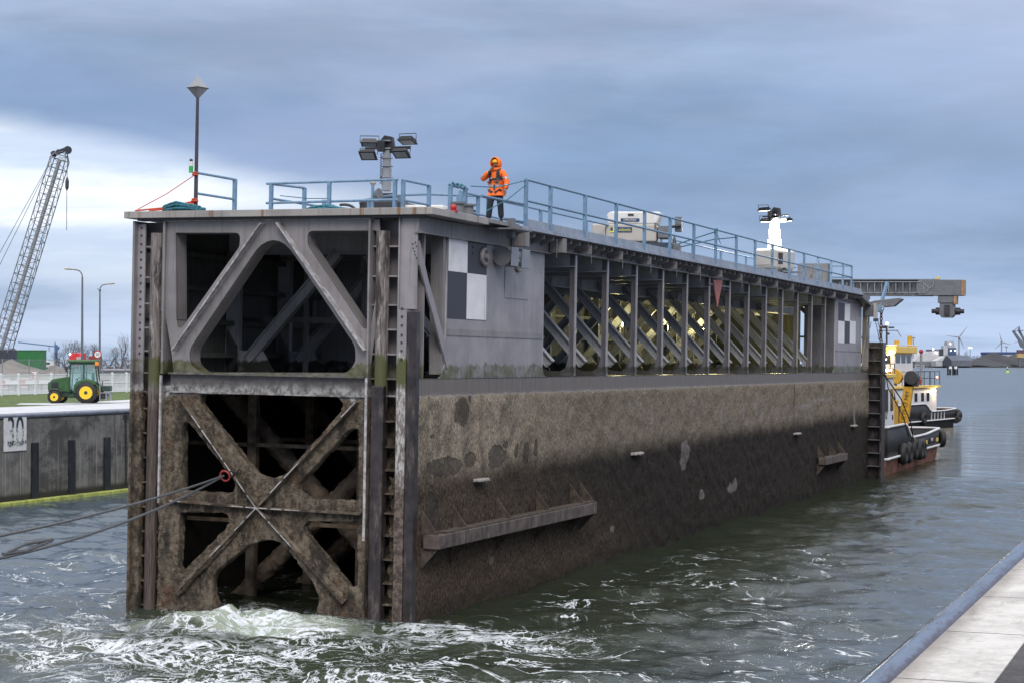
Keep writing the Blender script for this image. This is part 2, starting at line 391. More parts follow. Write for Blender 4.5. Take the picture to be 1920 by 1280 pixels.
seam = n.math('MULTIPLY', n.step(n.math('ABSOLUTE', n.math('SUBTRACT', y, 40.4)), .10, .06), n.step(z, 4.0, 4.1)); c = n.mix(n.math('MULTIPLY', seam, .8), c, (.03, .02, .018))
zt = n.math('ADD', z, n.math('MULTIPLY', n.math('SUBTRACT', n.noise(o, 2.2, 6, .7), .5), .16))
smooth = n.step(zt, 5.34, 5.40)
st = n.noise(n.map(o, (1, 3.2, .25)), 2.2, 6, .7)
sm_c = n.mix(n.step(st, .35, .7), (.135, .118, .108), (.185, .165, .155))
sm_c = n.mix(n.math('MULTIPLY', n.step(st, .60, .66), .6), sm_c, (.075, .066, .062))
lime = n.math('MULTIPLY', n.step(zt, 5.28, 5.36), n.step(zt, 5.46, 5.38))
c = n.mix(n.math('MULTIPLY', n.math('MULTIPLY', lime, n.step(n.noise(o, 6, 5, .7), .45, .6)), .6), c, (.38, .36, .33))
c = n.mix(smooth, c, sm_c)
c = n.mix(n.step(z, .55, .15), c, n.mix(.5, c, (.010, .009, .006)))
h = n.math('ADD', n.math('ADD', n.math('MULTIPLY', fine, 1.0), n.math('MULTIPLY', fine2, .5)), n.math('MULTIPLY', spk, -.5))
h = n.math('MULTIPLY', h, n.math('SUBTRACT', 1, smooth)); h = n.math('SUBTRACT', h, n.math('MULTIPLY', rubm, .9))
setp(n, b, c, n.math('SUBTRACT', .9, n.math('MULTIPLY', smooth, .45)), nrm=n.bump(h, 1, .07), spec=.3); M['hull'] = m

M['deckedge'] = gate_steel('rust_streaked_deck_edge', (.30, .28, .27), growth=False)
nn = N(M['deckedge'].node_tree); bb = M['deckedge'].node_tree.nodes['Principled BSDF']; o = nn.obj()
old = bb.inputs['Base Color'].links[0].from_socket
rs = nn.noise(nn.map(o, (3.2, 3.2, .1)), 1.6, 4, .6)
nn.put(bb.inputs['Base Color'], nn.mix(nn.math('MULTIPLY', nn.step(rs, .58, .64), .8), old, (.19, .085, .025)))
M['palekerb'] = flat('pale_kerb_paint', (.29, .33, .41), .5, var=.15, sc=2, dirt=(.16, .17, .2))
M['void'] = flat('shade_dark_hull_inside', (.018, .015, .013), .8, var=.4)  # near-black: shade inside the lower hull is put into the colour
M['blue'] = flat('blue_rail_paint', (.15, .26, .39), .45, var=.15, sc=6, dirt=(.07, .10, .14))
M['white'] = flat('white_marking_paint', (.74, .73, .76), .5, var=.05, sc=2, dirt=(.55, .53, .52))
M['black'] = flat('black_marking_paint', (.035, .033, .045), .45, var=.2, sc=2)
M['red_pale'] = flat('faded_red_plate', (.42, .14, .12), .6)
M['lightsteel'] = flat('worn_light_edge', (.38, .36, .37), .5, var=.4, sc=6, dirt=(.10, .07, .05))
M['wood'] = None
m, n, b = newmat('worn_timber_fender'); o = n.obj(); x, y, z = n.sep(o)
g = n.noise(n.map(o, (14, 14, .7)), 2.5, 7, .7); g2 = n.noise(n.map(o, (2, 2, .5)), 1.6, 6, .65)
zn = n.math('ADD', z, n.math('MULTIPLY', n.math('SUBTRACT', n.noise(o, 2, 5, .6), .5), 1.0))
c = n.mix(n.step(g, .38, .62), (.085, .072, .07), (.30, .26, .25)); c = n.mix(n.step(g2, .50, .60), c, (.045, .037, .036))
c = n.mix(n.math('MULTIPLY', n.step(n.noise(n.map(o, (3, 3, .6)), 3, 6, .75), .56, .63), .75), c, (.45, .43, .42))
c = n.mix(n.math('MULTIPLY', n.step(zn, 6.35, 6.15), n.step(zn, 5.2, 5.6)), c, (.085, .09, .035))
lo = n.mix(n.step(g, .4, .6), (.035, .028, .027), (.12, .09, .075)); c = n.mix(n.step(zn, 5.5, 4.9), c, lo)
setp(n, b, c, .75, nrm=n.bump(g, .7, .03)); M['wood'] = m
M['darkrail'] = flat('dark_worn_fender_steel', (.032, .026, .028), .36, var=.5, sc=3, dirt=(.15, .12, .105))
m, n, b = newmat('white_worn_rail'); o = n.obj(); x, y, z = n.sep(o)
zn = n.math('ADD', z, n.math('MULTIPLY', n.math('SUBTRACT', n.noise(n.map(o, (3, 3, 1)), 2, 6, .7), .5), 1.2))
c = n.mix(n.step(n.noise(n.map(o, (6, 6, 1.5)), 3, 7, .75), .42, .58), (.14, .12, .11), (.46, .44, .43))
c = n.mix(n.step(zn, 3.7, 3.0), c, n.mix(n.step(n.noise(o, 9, 6, .7), .4, .6), (.05, .035, .03), (.16, .12, .10)))
c = n.mix(n.math('MULTIPLY', n.step(zn, 6.3, 6.15), n.step(zn, 5.5, 5.75)), c, (.08, .09, .03))
c = n.mix(n.step(zn, 6.3, 6.4), c, (.25, .235, .25))
setp(n, b, c, .6, nrm=n.bump(n.noise(o, 12, 5), .4, .02)); M['whiterail'] = m
# concrete
def concrete(name, lo, hi, streak=0, bumps=.4):
    m, n, b = newmat(name); o = n.geo()
    a = n.noise(o, 1.3, 7, .65); f = n.noise(o, 14, 7, .7)
    c = n.mix(n.step(n.math('ADD', n.math('MULTIPLY', a, .65), n.math('MULTIPLY', f, .35)), .38, .62), lo, hi)
    if streak:
        c = n.mix(n.step(n.noise(n.map(o, (1, 1, 1.6)), .55, 6, .65), .46, .62), c, tuple(v*.55 for v in lo)); s1 = n.noise(n.map(o, (1, 3.1, .2)), 1.1, 8, .75); s2 = n.noise(n.map(o, (1, 8, .10), (0, 3, 0)), 1.7, 6, .7)
        z = n.sep(o)[2]
        c = n.mix(n.math('MULTIPLY', n.step(s1, .5, .7), .8), c, tuple(v*.4 for v in lo))
        c = n.mix(n.math('MULTIPLY', n.math('MULTIPLY', n.step(s2, .53, .68), n.step(z, 3.1, 2.2)), .75), c, (.33, .32, .31))
        c = n.mix(n.step(z, .55, .28), c, (.018, .018, .015))
    setp(n, b, c, .85, nrm=n.bump(n.math('ADD', f, n.math('MULTIPLY', n.noise(o, 60, 4), .5)), bumps, .02)); return m
M['railfar'] = flat('far_quay_edge_steel', (.20, .22, .27), .35, .4)
M['conc_wall'] = concrete('stained_lock_wall_concrete', (.10, .098, .095), (.19, .185, .18), 1)
M['coping'] = concrete('pale_worn_coping', (.40, .385, .37), (.60, .58, .56))
nn = N(M['coping'].node_tree); bb = M['coping'].node_tree.nodes['Principled BSDF']; o = nn.geo(); old = bb.inputs['Base Color'].links[0].from_socket
sx, sy, sz = nn.sep(o)
jt = nn.step(nn.math('ABSOLUTE', nn.math('SUBTRACT', nn.math('FRACT', nn.math('MULTIPLY', sy, .4)), .5)), .008, .004)
st = nn.step(nn.noise(nn.map(o, (3.5, .55, 1)), 1.8, 7, .7), .52, .70)
cc = nn.mix(nn.math('MULTIPLY', st, .55), old, (.22, .205, .19)); cc = nn.mix(nn.step(nn.noise(o, 9, 6, .75), .64, .70), cc, (.19, .17, .15))
cc = nn.mix(nn.math('MULTIPLY', nn.step(sx, 16.12, 15.9), .55), cc, (.13, .10, .085)); cc = nn.mix(jt, cc, (.07, .065, .06))
nn.put(bb.inputs['Base Color'], cc)
M['cop_far'] = concrete('pale_quay_coping', (.45, .45, .48), (.60, .60, .64), 0, .1)
M['asphalt'] = concrete('wet_asphalt', (.035, .034, .036), (.09, .085, .09), 0, .8)
M['grass'] = flat('winter_grass', (.075, .115, .022), .9, var=.6, sc=2.6, dirt=(.10, .09, .035), bump=.8, bsc=9)
M['yard'] = flat('grey_yard_ground', (.15, .14, .13), .9, var=.25, sc=.2)
M['sand'] = flat('grey_sand', (.20, .185, .17), .95, var=.25, sc=.7, bump=.5, bsc=5)
m, n, b = newmat('worn_edge_steel'); o = n.geo()
c = n.mix(n.step(n.noise(n.map(o, (3, .5, 3)), 2.5, 7, .7), .42, .70), (.19, .23, .29), (.085, .08, .09))
c = n.mix(n.math('MULTIPLY', n.step(n.noise(n.map(o, (5, .9, 5), (2, 2, 0)), 4, 7, .8), .55, .66), .7), c, (.33, .34, .37)); c = n.mix(n.math('MULTIPLY', n.step(n.noise(n.map(o, (2, .7, 2), (7, 2, 0)), 3, 6, .75), .60, .68), .8), c, (.12, .06, .04)); xx_ = n.sep(o)[0]; c = n.mix(n.step(n.math('ADD', xx_, n.math('MULTIPLY', n.noise(n.map(o, (1, 1.5, 1)), 5, 6, .75), .10)), 15.895, 15.925), c, (.09, .045, .035))
setp(n, b, c, n.step(n.noise(n.map(o, (2, .5, 2)), 5, 5, .6), .3, .7, .12, .30), .75, nrm=n.bump(n.noise(n.map(o, (1, .4, 1)), 14, 4), .12, .006)); M['edge'] = m
M['lime'] = flat('lime_painted_timber', (.34, .38, .09), .6, var=.35, sc=2, dirt=(.14, .15, .05))
M['chain'] = flat('dark_chain', (.035, .03, .028), .55, .6)
M['rope'] = flat('grey_steel_rope', (.10, .105, .115), .7, var=.3, sc=30, bump=.8, bsc=60)
M['blue_rope'] = flat('blue_green_rope', (.035, .16, .21), .8, var=.5, sc=14, dirt=(.015, .05, .07), bump=.9, bsc=50)
M['strap'] = flat('orange_strap', (.55, .07, .03), .7)
M['black_plastic'] = flat('black_plastic', (.018, .019, .023), .4, var=.3)
M['dark_metal'] = flat('dark_metal', (.05, .05, .055), .45, .3)
M['galv'] = flat('galvanised_steel', (.30, .31, .33), .42, .5, var=.15)
M['greysteel'] = flat('mid_grey_steel', (.16, .165, .18), .5, .2, var=.15)
M['whitebody'] = flat('white_body_paint', (.70, .69, .67), .4, var=.04, sc=1.5, dirt=(.52, .50, .46))
M['offwhite'] = flat('cream_white_body', (.42, .40, .37), .45, var=.05, sc=1.5)
m, n, b = newmat('lamp_glass'); setp(n, b, (.30, .33, .36), .15, .4); M['lens'] = m
M['lamp_on'] = glow('lit_lamp', (1, .95, .82), 14); M['lamp_warm'] = glow('warm_lit_lamp', (1, .62, .22), 60)
M['lamp_white'] = glow('small_white_light', (1, .95, .9), 22); M['lamp_red'] = glow('small_red_light', (1, .12, .05), 8)
M['lamp_yel'] = glow('yellow_work_light', (1, .88, .35), 60)
M['yellow'] = flat('yellow_crane_paint', (.58, .33, .03), .42, var=.15, dirt=(.42, .26, .03))
M['yel_pale'] = flat('pale_yellow_paint', (.72, .50, .12), .45, var=.08)
M['tyre'] = flat('tyre_rubber', (.018, .018, .020), .65, var=.3, sc=5, bump=.4, bsc=30)
M['window'] = None
m, n, b = newmat('dark_window_glass'); setp(n, b, (.02, .025, .03), .08, spec=.8); M['window'] = m
m, n, b = newmat('tinted_cab_glass'); setp(n, b, (.55, .78, .80), .05, spec=.6); b.inputs['Transmission Weight'].default_value = .85; b.inputs['IOR'].default_value = 1.1; M['cabglass'] = m
M['sunlit_steel'] = flat('sunlit_edge_steel', (.42, .24, .12), .5, .3, var=.3)  # warm sunlight on the arm's edge put into the colour
M['mastp'] = flat('dark_purple_pole', (.05, .04, .055), .5)
M['green_lens'] = flat('green_lantern', (.03, .42, .08), .3)
M['redlens'] = flat('red_plastic', (.42, .02, .025), .35); M['redpaint'] = flat('worn_red_paint', (.30, .035, .04), .5)
M['lite_mast'] = flat('lamplit_white_mast', (.78, .78, .76), .4, var=.03)  # mast of the lit tower: lamp glare put into the white colour
M['navy'] = flat('navy_print', (.02, .05, .13), .4); M['navy_dark'] = flat('dark_base_frame', (.03, .045, .07), .5)
M['yellow_bright'] = flat('yellow_print', (.75, .68, .06), .5, var=.03)
M['mesh_grey'] = flat('dark_mesh', (.07, .065, .065), .7)
M['rustchain'] = flat('rusty_chain', (.11, .045, .02), .7, .3); M['rope2'] = flat('dark_mooring_rope', (.05, .045, .04), .8)
M['hivis'] = flat('hi_vis_orange', (.95, .17, .02), .7, var=.07, sc=9, bump=.5, bsc=14)
M['reflect'] = flat('silver_reflective_tape', (.42, .40, .42), .35, .3)
M['trouser'] = flat('dark_blue_trousers', (.022, .028, .042), .85, var=.3, sc=9, bump=.6, bsc=16)
M['skin'] = flat('skin', (.40, .22, .15), .55, var=.05); M['hair'] = flat('dark_hair', (.03, .02, .015), .8)
M['helmet'] = flat('yellow_hard_hat', (.80, .50, .03), .3, var=.03); M['harness'] = flat('black_harness', (.018, .02, .028), .6)
M['boot'] = flat('black_boot', (.02, .02, .02), .55)
M['slot'] = flat('tarred_fender_timber', (.010, .011, .014), .45, var=.5, sc=2, dirt=(.05, .05, .055))
M['boardwhite'] = flat('scratched_white_board', (.62, .63, .64), .5, var=.08, sc=5, dirt=(.30, .32, .33))
m, n, b = newmat('scratched_black_paint'); o = n.geo()
n.put(b.inputs['Base Color'], n.mix(n.math('MULTIPLY', n.step(n.noise(n.map(o, (1, 3, 3), rot=(.5, 0, 0)), 3.5, 6, .75), .44, .52), n.step(n.sep(o)[2], 3.40, 3.28)), (.02, .03, .045), (.5, .52, .54))); M['scratchblack'] = m
M['green'] = flat('tractor_green', (.026, .095, .026), .45, var=.25, dirt=(.05, .055, .03)); M['darkgreen'] = flat('dark_green_steel', (.012, .04, .022), .5)
M['rimyellow'] = flat('yellow_rim', (.85, .55, .02), .4, var=.05); M['orange'] = flat('orange_lamp', (.80, .25, .02), .4)
M['fencewhite'] = flat('white_fence_paint', (.74, .76, .80), .5, var=.05); M['redpaint2'] = flat('bright_red_paint', (.55, .03, .04), .45)
M['contgreen'] = flat('container_green', (.025, .17, .05), .5, var=.1); M['redbrown'] = flat('red_brown_container', (.24, .05, .035), .6)
M['shedgrey'] = flat('shed_grey', (.30, .31, .33), .6); M['shedroof'] = flat('shed_roof', (.40, .42, .46), .6)
M['lampgrey'] = flat('lamp_post_grey', (.14, .15, .17), .5, .3); M['lamphead'] = flat('lamp_head', (.45, .45, .45), .4)
M['bark'] = flat('winter_bark', (.06, .05, .045), .9); M['bark2'] = flat('winter_twigs', (.085, .075, .075), .9)
M['cranegrey'] = flat('crane_steel', (.16, .18, .21), .5); M['cranedark'] = flat('crane_dark_steel', (.035, .04, .055), .5); M['cranefar'] = flat('distant_crane_blue', (.10, .17, .32), .6)
for k_, c_ in dict(shoredark=(.05, .055, .065), farwall=(.16, .17, .20), farwall2=(.12, .13, .16), farroof=(.50, .50, .52), farroof2=(.20, .23, .29), farpale=(.42, .43, .46), farpale2=(.34, .35, .38), farblue=(.045, .075, .14),
        farblue2=(.03, .07, .20), fardark=(.035, .045, .06), coal=(.025, .025, .032), turbine=(.28, .29, .31), cranefar2=(.13, .14, .17), cranehouse=(.12, .06, .08), cranetan=(.46, .34, .16), piledark=(.02, .022, .026), buoy=(.50, .62, .08)).items():
    M[k_] = flat('far_'+k_, c_, .7, var=.15, sc=.3)
M['farlamp'] = glow('far_lit_lamp', (1, .97, .95), 6)
# ============================================================ THE LOCK GATE (gate-local coordinates)
gate = thing('lock_gate', 'huge grey steel lock gate, mussel-brown below, with chequered panel and blue railing', 'lock gate', (0, 0, 0), GR)
W_, L_, H_ = 7.82, 58.6, 9.62
def HF(px, py, y0=0.0):                     # pixel on a plane across the gate -> (x, z)
    d = Vector(ray(px, py)); inv = GM.inverted(); a = inv @ Vector(CAM); b = inv @ (Vector(CAM)+d)
    t = (y0-a.y)/(b.y-a.y); p = a+(b-a)*t; return (p.x, p.z)
def HS(px, py, x0=0.0):                     # on a plane along the gate -> (y, z)
    d = Vector(ray(px, py)); inv = GM.inverted(); a = inv @ Vector(CAM); b = inv @ (Vector(CAM)+d)
    t = (x0-a.x)/(b.x-a.x); p = a+(b-a)*t; return (p.y, p.z)
front = lambda y0: (lambda a, b, t: Vector((a, y0+t, b)))
side = lambda x0: (lambda a, b, t: Vector((x0+t, a, b)))
Lp = lambda pts, y0=0.0: [HF(*p, y0) for p in pts]

# ---- upper front frame: plate with three openings, thick webs and T ribs
outer = [(-6.82, 5.78), (-1.16, 5.78), (-1.16, 9.6), (-6.82, 9.6)]
outer = [HF(322, 655)]+[(-6.66, 5.8), (-1.22, 5.8)]+[HF(699, 655), HF(716, 560), (-1.02, 9.6), (-7.02, 9.6), HF(306, 560)]
h1 = rounded(Lp([(329.6, 436.6), (452, 436.6), (450, 463), (343, 614), (334, 616), (330.5, 600)]), [.04, .25, .2, .12, .12, .1])
h2 = rounded(Lp([(472, 482), (481, 469), (491, 459), (502, 453), (513, 450.5), (524, 452), (535, 458), (545, 468), (554, 480), (667, 648), (668, 678), (652, 699), (374, 698), (356, 682), (355, 655)]), [0]*9+[.5, .3, .35, .35, .3, .5])
h3 = rounded(Lp([(577, 433), (707, 432.5), (705, 560), (695, 620), (681, 616), (577, 461)]), [.22, .03, .3, .03, .12, .25])
fr = part('upper_front_frame', plate('upper_front_frame', [outer, h1, h2, h3], .10, front(.02), M['steel']), M['steel'], gate, bevel=0)
mb = MB()
for p, q in (((497, 420), (331, 657)), ((527, 419), (691, 657))):
    a, b = HF(*p), HF(*q); mb.bar((a[0], -.14, a[1]), (b[0], -.14, b[1]), .035, .24, up=(0, 1, 0))
part('rib', mb, M['lightsteel'], fr)
mb = MB()                                     # inner flanges along the opening edges
for lp in (h1, h2, h3):
    pts = [(a, b) for a, b in lp]
    for i in range(len(pts)):
        a, b = pts[i], pts[(i+1) % len(pts)]
        if math.dist(a, b) > .01: mb.bar((a[0], .28, a[1]), (b[0], .28, b[1]), .42, .02, up=(b[1]-a[1], 0, a[0]-b[0]))
part('opening_flange', mb, M['steel'], fr)
mb = MB().box(-6.9, -1.15, -.12, .4, 9.60, 9.66)
a, b = HF(311, 437), HF(474, 434)
part('head_flange', mb, M['lightsteel'], fr)

# ---- middle beam across the front
mb = MB().box(-6.75, -1.3, -.16, .4, 5.79, 5.83).box(-6.75, -1.3, -.02, .05, 5.36, 5.79).box(-6.75, -1.3, -.12, .3, 5.33, 5.37)
part('middle_beam', mb, M['steel'], gate)

# ---- lower front frame: crusted X of plate, five webs
lo = [(-6.85, -1.6), (-1.22, -1.6), (-1.22, 5.36), (-6.85, 5.36)]
hA = rounded(Lp([(377, 737), (378, 757), (464, 867), (488, 892), (513, 896), (537, 889), (640, 772), (646, 757), (634, 742)]), [.2, .1, .4, .4, .3, .4, .25, .15, .2])
hB = rounded(Lp([(344, 791), (357, 791), (443, 902), (441, 921), (432, 924), (344, 919)]), [.1, .2, .15, .12, .1, .1])
hC = rounded(Lp([(339, 959), (424, 960), (434, 972), (425, 990), (347, 1069), (336, 1066)]), [.08, .15, .15, .2, .12, .1])
hD = rounded(Lp([(409, 1150), (398, 1094), (404, 1072), (470, 1020), (500, 1010), (528, 1014), (588, 1088), (600, 1118), (593, 1165)])+[(-2.6, -1.2), (-5.2, -1.2)], [.2, .3, .35, .5, .4, .5, .4, .3, .2, .2, .2])
hE = rounded(Lp([(659, 803), (675, 803), (674, 938), (583, 934), (560, 920), (566, 902)]), [.1, .05, .05, .15, .2, .15])
hF = rounded(Lp([(570, 984), (580, 975), (672, 978), (672, 1098), (658, 1101), (575, 1001)]), [.1, .12, .05, .08, .1, .12])
lf = part('lower_front_frame', plate('lower_front_frame', [lo, hA, hB, hC, hD, hE, hF], .30, front(.08), M['steel']), M['steel'], gate)
crust(lf, .035, .075, .05)
ctr = HF(490, 950)
for tgt in ((345, 742), (676, 752), (337, 1110), (652, 1128), (325, 936), (682, 961)):
    e = HF(*tgt)
    a = Vector((ctr[0], -.14, ctr[1])); b = Vector((e[0], -.14, e[1]))
    part('rib', MB().bar(a, b, .05, .26, up=(0, 1, 0)), M['steel'], lf)
    nn_ = 7                                        # bare bright edge, worn through in lengths
    mbe = MB()
    for k in range(nn_):
        if rnd.random() < (.8 if k < 3 else .25):
            u0, u1 = k/nn_, (k+rnd.uniform(.75, 1))/nn_
            mbe.bar(a.lerp(b, u0)+Vector((0, -.13, 0)), a.lerp(b, u1)+Vector((0, -.13, 0)), .022, .02, up=(0, 1, 0))
    part('bare_edge', mbe, M['lightsteel'], lf)
    if abs(e[1]-ctr[1]) > .6 and e[1] < 2.5:        # mussel sausages along the lower ribs
        crust(part('mussel_clump', MB().tube([a.lerp(b, .25)+Vector((0, .02, 0)), a.lerp(b, .6), a.lerp(b, 1)], [.07, .10, .12], 8), M['steel'], lf), .035, .09, .05)
part('web_tube', MB(), M['steel'], lf) if 0 else None

# ---- corner columns with rubbing rails and brackets
def column(name, xs, mat):
    o = part(name, MB(), mat, gate); return o
zb, zt = -1.6, 9.62
# left column
lc = part('corner_column', MB().box(-7.84, -7.78, -.18, .9, zb, zt).box(-7.78, -6.95, .42, .47, zb, zt), M['steel'], gate)
part('flange_plate', MB().box(-7.80, -7.56, -.03, .02, 5.2, 9.55), M['panel'], lc)
crust(part('crusted_flange', MB().box(-7.86, -7.58, -.05, .18, zb, 5.4), M['steel'], lc), .04, .08, .05)
mbs = []
for px, py in ((269, 463), (269, 520), (269, 569), (269, 614), (269, 657), (269, 698), (269, 733)):
    z = HF(px, py)[1]; mbs.append(MB().box(-7.56, -6.95, .0, .42, z-.02, z+.02))
for k in range(9):
    z = 4.9-.62*k; mbs.append(MB().box(-7.56, -6.95, .02, .42, z-.02, z+.02))
many('bracket', mbs, M['steel'], lc)
mb = MB()
for py in (428, 442, 458, 473, 487, 502, 517, 531, 547, 561, 575, 590, 605, 618, 634, 647, 662):
    z = HF(265, py)[1]; mb.cyl((-7.67, -.055, z), (-7.67, -.02, z), .026, n=8)
part('bolt_row', mb, M['dark_metal'], lc)
part('rubbing_timber', MB().tube([(-7.27, .02, zb), (-7.24, .02, 9.32)], [.16, .16], 12), M['wood'], lc, smooth=True)
part('pipe', MB().tube([(-7.06, .05, 7.35), (-7.04, .05, 9.35)], .06, 10), M['galv'], lc, smooth=True)
part('web_plate', MB().box(-6.99, -6.93, -.12, .42, 5.8, zt), M['steel'], lc)
crust(part('inner_post', MB().box(-7.0, -6.62, -.08, .3, zb, 5.5), M['steel'], lc), .04, .10, .05)
part('bare_edge', MB().box(-6.98, -6.93, -.18, -.12, 2.55, 5.75), M['lightsteel'], lc)
# right column
rc = part('corner_column', MB().box(-1.24, -1.19, -.16, .85, zb, zt).box(-1.19, -.02, .42, .47, zb, zt), M['steel'], gate)
part('bare_edge', MB().box(-1.25, -1.19, -.19, -.16, 1.9, 5.8), M['lightsteel'], rc)
mbs = []
for py in (462, 518, 572, 618, 664, 710, 742, 790, 838, 882, 926, 963, 1005, 1050, 1095, 1135):
    z = HF(745, py)[1]; mbs.append(MB().box(-1.19, -.32, .0, .42, z-.02, z+.02))
many('bracket', mbs, M['steel'], rc)
crust(part('growth', MB().box(-1.2, -.98, .2, .42, zb, 4.2).box(-.72, -.42, .2, .42, zb, 3.4), M['steel'], rc), .04, .18, .08)
part('rubbing_timber', MB().tube([(-.93, .02, 5.0), (-.92, .02, 9.32)], .165, 12), M['wood'], rc, smooth=True)
part('rubbing_rail', MB().box(-1.1, -.77, -.16, .12, zb, 5.62), M['darkrail'], rc, bevel=.03)
part('flange_plate', MB().box(-.43, .0, -.05, .0, 7.45, zt).box(-.46, -.43, -.12, .4, zb, zt), M['panel'], rc)
part('rail_plate', MB().box(-.43, -.20, -.16, .1, zb, 7.43), M['whiterail'], rc, bevel=.01)
part('rail_block', MB().box(-.195, .045, -.13, .12, zb, 7.40), M['darkrail'], rc, bevel=.02)
mb = MB()
for py in (579, 594, 610, 628, 642, 657, 673): mb.cyl((-.31, -.19, HF(764, py)[1]), (-.31, -.15, HF(764, py)[1]), .026, n=8)
for px, py in ((737, 440), (737, 494), (737, 546), (737, 600), (737, 640)): mb.cyl((HF(px, py)[0], .36, HF(px, py)[1]), (HF(px, py)[0], .42, HF(px, py)[1]), .03, n=8)
for px, py in ((776, 458), (781, 455), (777, 466), (783, 462), (779, 472), (783, 484), (780, 478)): a = HF(px, py); mb.cyl((a[0], -.075, a[1]), (a[0], -.04, a[1]), .017, n=8)
part('bolt_row', mb, M['dark_metal'], rc)

# ---- side wall above the step (x = 0 plane)
FRY = [1.75, 4.4, 7.3]+[11.26+2.97*k for k in range(13)]
o_ = [(.0, 5.8), (8.7, 5.8), (8.7, 9.55), (.0, 9.55)]
bay = rounded([(.12, 5.88), (1.78, 5.88), (1.72, 9.3), (.12, 9.3)], [.1, .35, .1, .05])
sp = part('side_panel', plate('side_panel', [[(1.76, 9.55), (1.72, 6.15), (1.5, 5.86), (1.3, 5.79), (9.05, 5.79), (8.72, 5.86), (8.55, 6.15), (8.55, 9.55)]], .06, side(-.03), M['panel']), M['panel'], gate)
part('weld_strip', MB().box(.0, .02, 1.8, 8.5, 6.86, 6.90).box(.0, .012, 1.8, 8.5, 6.9, 7.02), M['steel'], sp)
mb = MB().box(.002, .018, 5.6, 7.35, 7.92, 9.2)
part('doubler_plate', mb, M['panel'], sp)
mk = part('chequer_board', MB().box(.003, .010, 1.8, 4.3, 7.28, 9.45), M['black'], sp)
part('white_square', MB().box(.010, .016, 1.8, 3.0, 8.45, 9.45), M['white'], mk)
part('white_square', MB().box(.010, .016, 3.0, 4.3, 7.29, 8.45), M['white'], mk)
part('panel_post', MB().box(-.35, -.02, 1.55, 1.70, 5.9, 9.5), M['upper'], gate)
# bay brace plate
a = [HS(785, 486), HS(785, 400), HS(790, 480), HS(836, 660), HS(836, 692), HS(833, 690)]
part('corner_brace', MB().prism([HS(785, 497), HS(785, 452), HS(800, 520), HS(837, 655), HS(837, 692)], side(0), -.02, .03), M['panel'], gate)
crn = rounded([(1.1, 5.80), (1.8, 5.80), (1.8, 6.4)], [.0, 0, 0])
# rings and drum on the panel
for (px, py) in ((906, 482), (969, 494)):
    yy, zz_ = HS(px, py)
    e = part('lifting_eye', MB().torus((.05, yy, zz_), (1, 0, 0), .20, .05).cyl((.0, yy, zz_), (.05, yy, zz_), .24, n=20).cyl((.05, yy, zz_), (.16, yy, zz_), .08, n=14), M['steel'], sp, smooth=True)
mb = MB(); yy, zz_ = HS(932, 468)
for py in (453, 464, 475): mb.cyl((.0, HS(886, py)[0], HS(886, py)[1]), (.03, HS(886, py)[0], HS(886, py)[1]), .03, n=8)
for py in (470, 480, 490): mb.cyl((.0, HS(986, py)[0], HS(986, py)[1]), (.03, HS(986, py)[0], HS(986, py)[1]), .03, n=8)
part('bolt_row', mb, M['dark_metal'], sp)
part('winch_drum', MB().cyl((.25, 4.75, 8.98), (.25, 5.45, 8.98), .26, n=20).cyl((0, 5.1, 8.98), (.25, 5.1, 8.98), .15), M['greysteel'], sp, smooth=True)
part('cover_plate', MB().box(.5, .53, 4.75, 5.25, 8.72, 9.22), M['galv'], sp, bevel=.01)
part('cover_plate', MB().box(.5, .53, 5.50, 6.10, 8.70, 9.20).box(.0, .5, 5.3, 5.45, 8.85, 9.1), M['galv'], sp, bevel=.01)

# ---- transverse frames with posts, braces
post0 = None
def frame_at(y, first):
    """one cross frame: outer post with flared foot, rafter, two braces to the middle, far post"""
    out = []
    foot = [(-.42, 9.5), (0, 9.5), (0, 5.8), (-1.7, 5.8), (-1.55, 6.25), (-1.3, 6.42), (-.85, 6.1), (-.5, 6.45), (-.42, 6.9)]
    return foot
ft = [(-.18, 9.4), (-.02, 9.4), (-.02, 5.82), (-1.5, 5.82), (-1.25, 6.15), (-1.1, 6.17), (-.85, 5.96), (-.5, 5.92), (-.27, 6.05), (-.18, 6.4)]
pm = MB().prism(ft, lambda a, b, t: Vector((a, t, b)), -.015, .015).mesh('frame_post', M['postdark'])
pfl = MB().box(-.015, .02, -.07, .07, 5.82, 9.4).mesh('post_flange', M['postedge'])
bolts = MB()
for s in (-1, 1):
    for k in range(6):
        for j in (-1, 1): pass
def brace_mb(s, ztop=9.05, xtop=.45):
    """s=+1: right half of the inverted V"""
    a = Vector((-W_/2+s*xtop, 0, ztop)); b = Vector((-W_/2+s*(W_/2-.75), 0, 6.15)); m = MB()
    m.bar(a, b, .03, .26, up=(0, 0, 1)); t = (b-a).normalized(); nrm = Vector((0, 1, 0)).cross(t)
    m.bar(a+nrm*.13, b+nrm*.13, .22, .03, up=nrm); m.bar(a-nrm*.13, b-nrm*.13, .22, .03, up=nrm)
    for k in range(7):
        for j in (-.08, .08):
            c_ = a+t*(.1+.11*k)+nrm*j
            for u in (-1, 1): m.box(c_.x-.025, c_.x+.025, u*.02 if u > 0 else -.06, .06 if u > 0 else -.02, c_.z-.025, c_.z+.025)
    return m
bm_ = {s: brace_mb(s).mesh('diagonal_brace', M['inner'] if s > 0 else M['bulk']) for s in (-1, 1)}
gus = MB().prism([(-W_/2-1.05, 9.3), (-W_/2+1.05, 9.3), (-W_/2+.95, 8.75), (-W_/2+.3, 8.55), (-W_/2-.3, 8.55), (-W_/2-.95, 8.75)], lambda a, b, t: Vector((a, t, b)), .03, .05).mesh('gusset_plate', M['inner'])
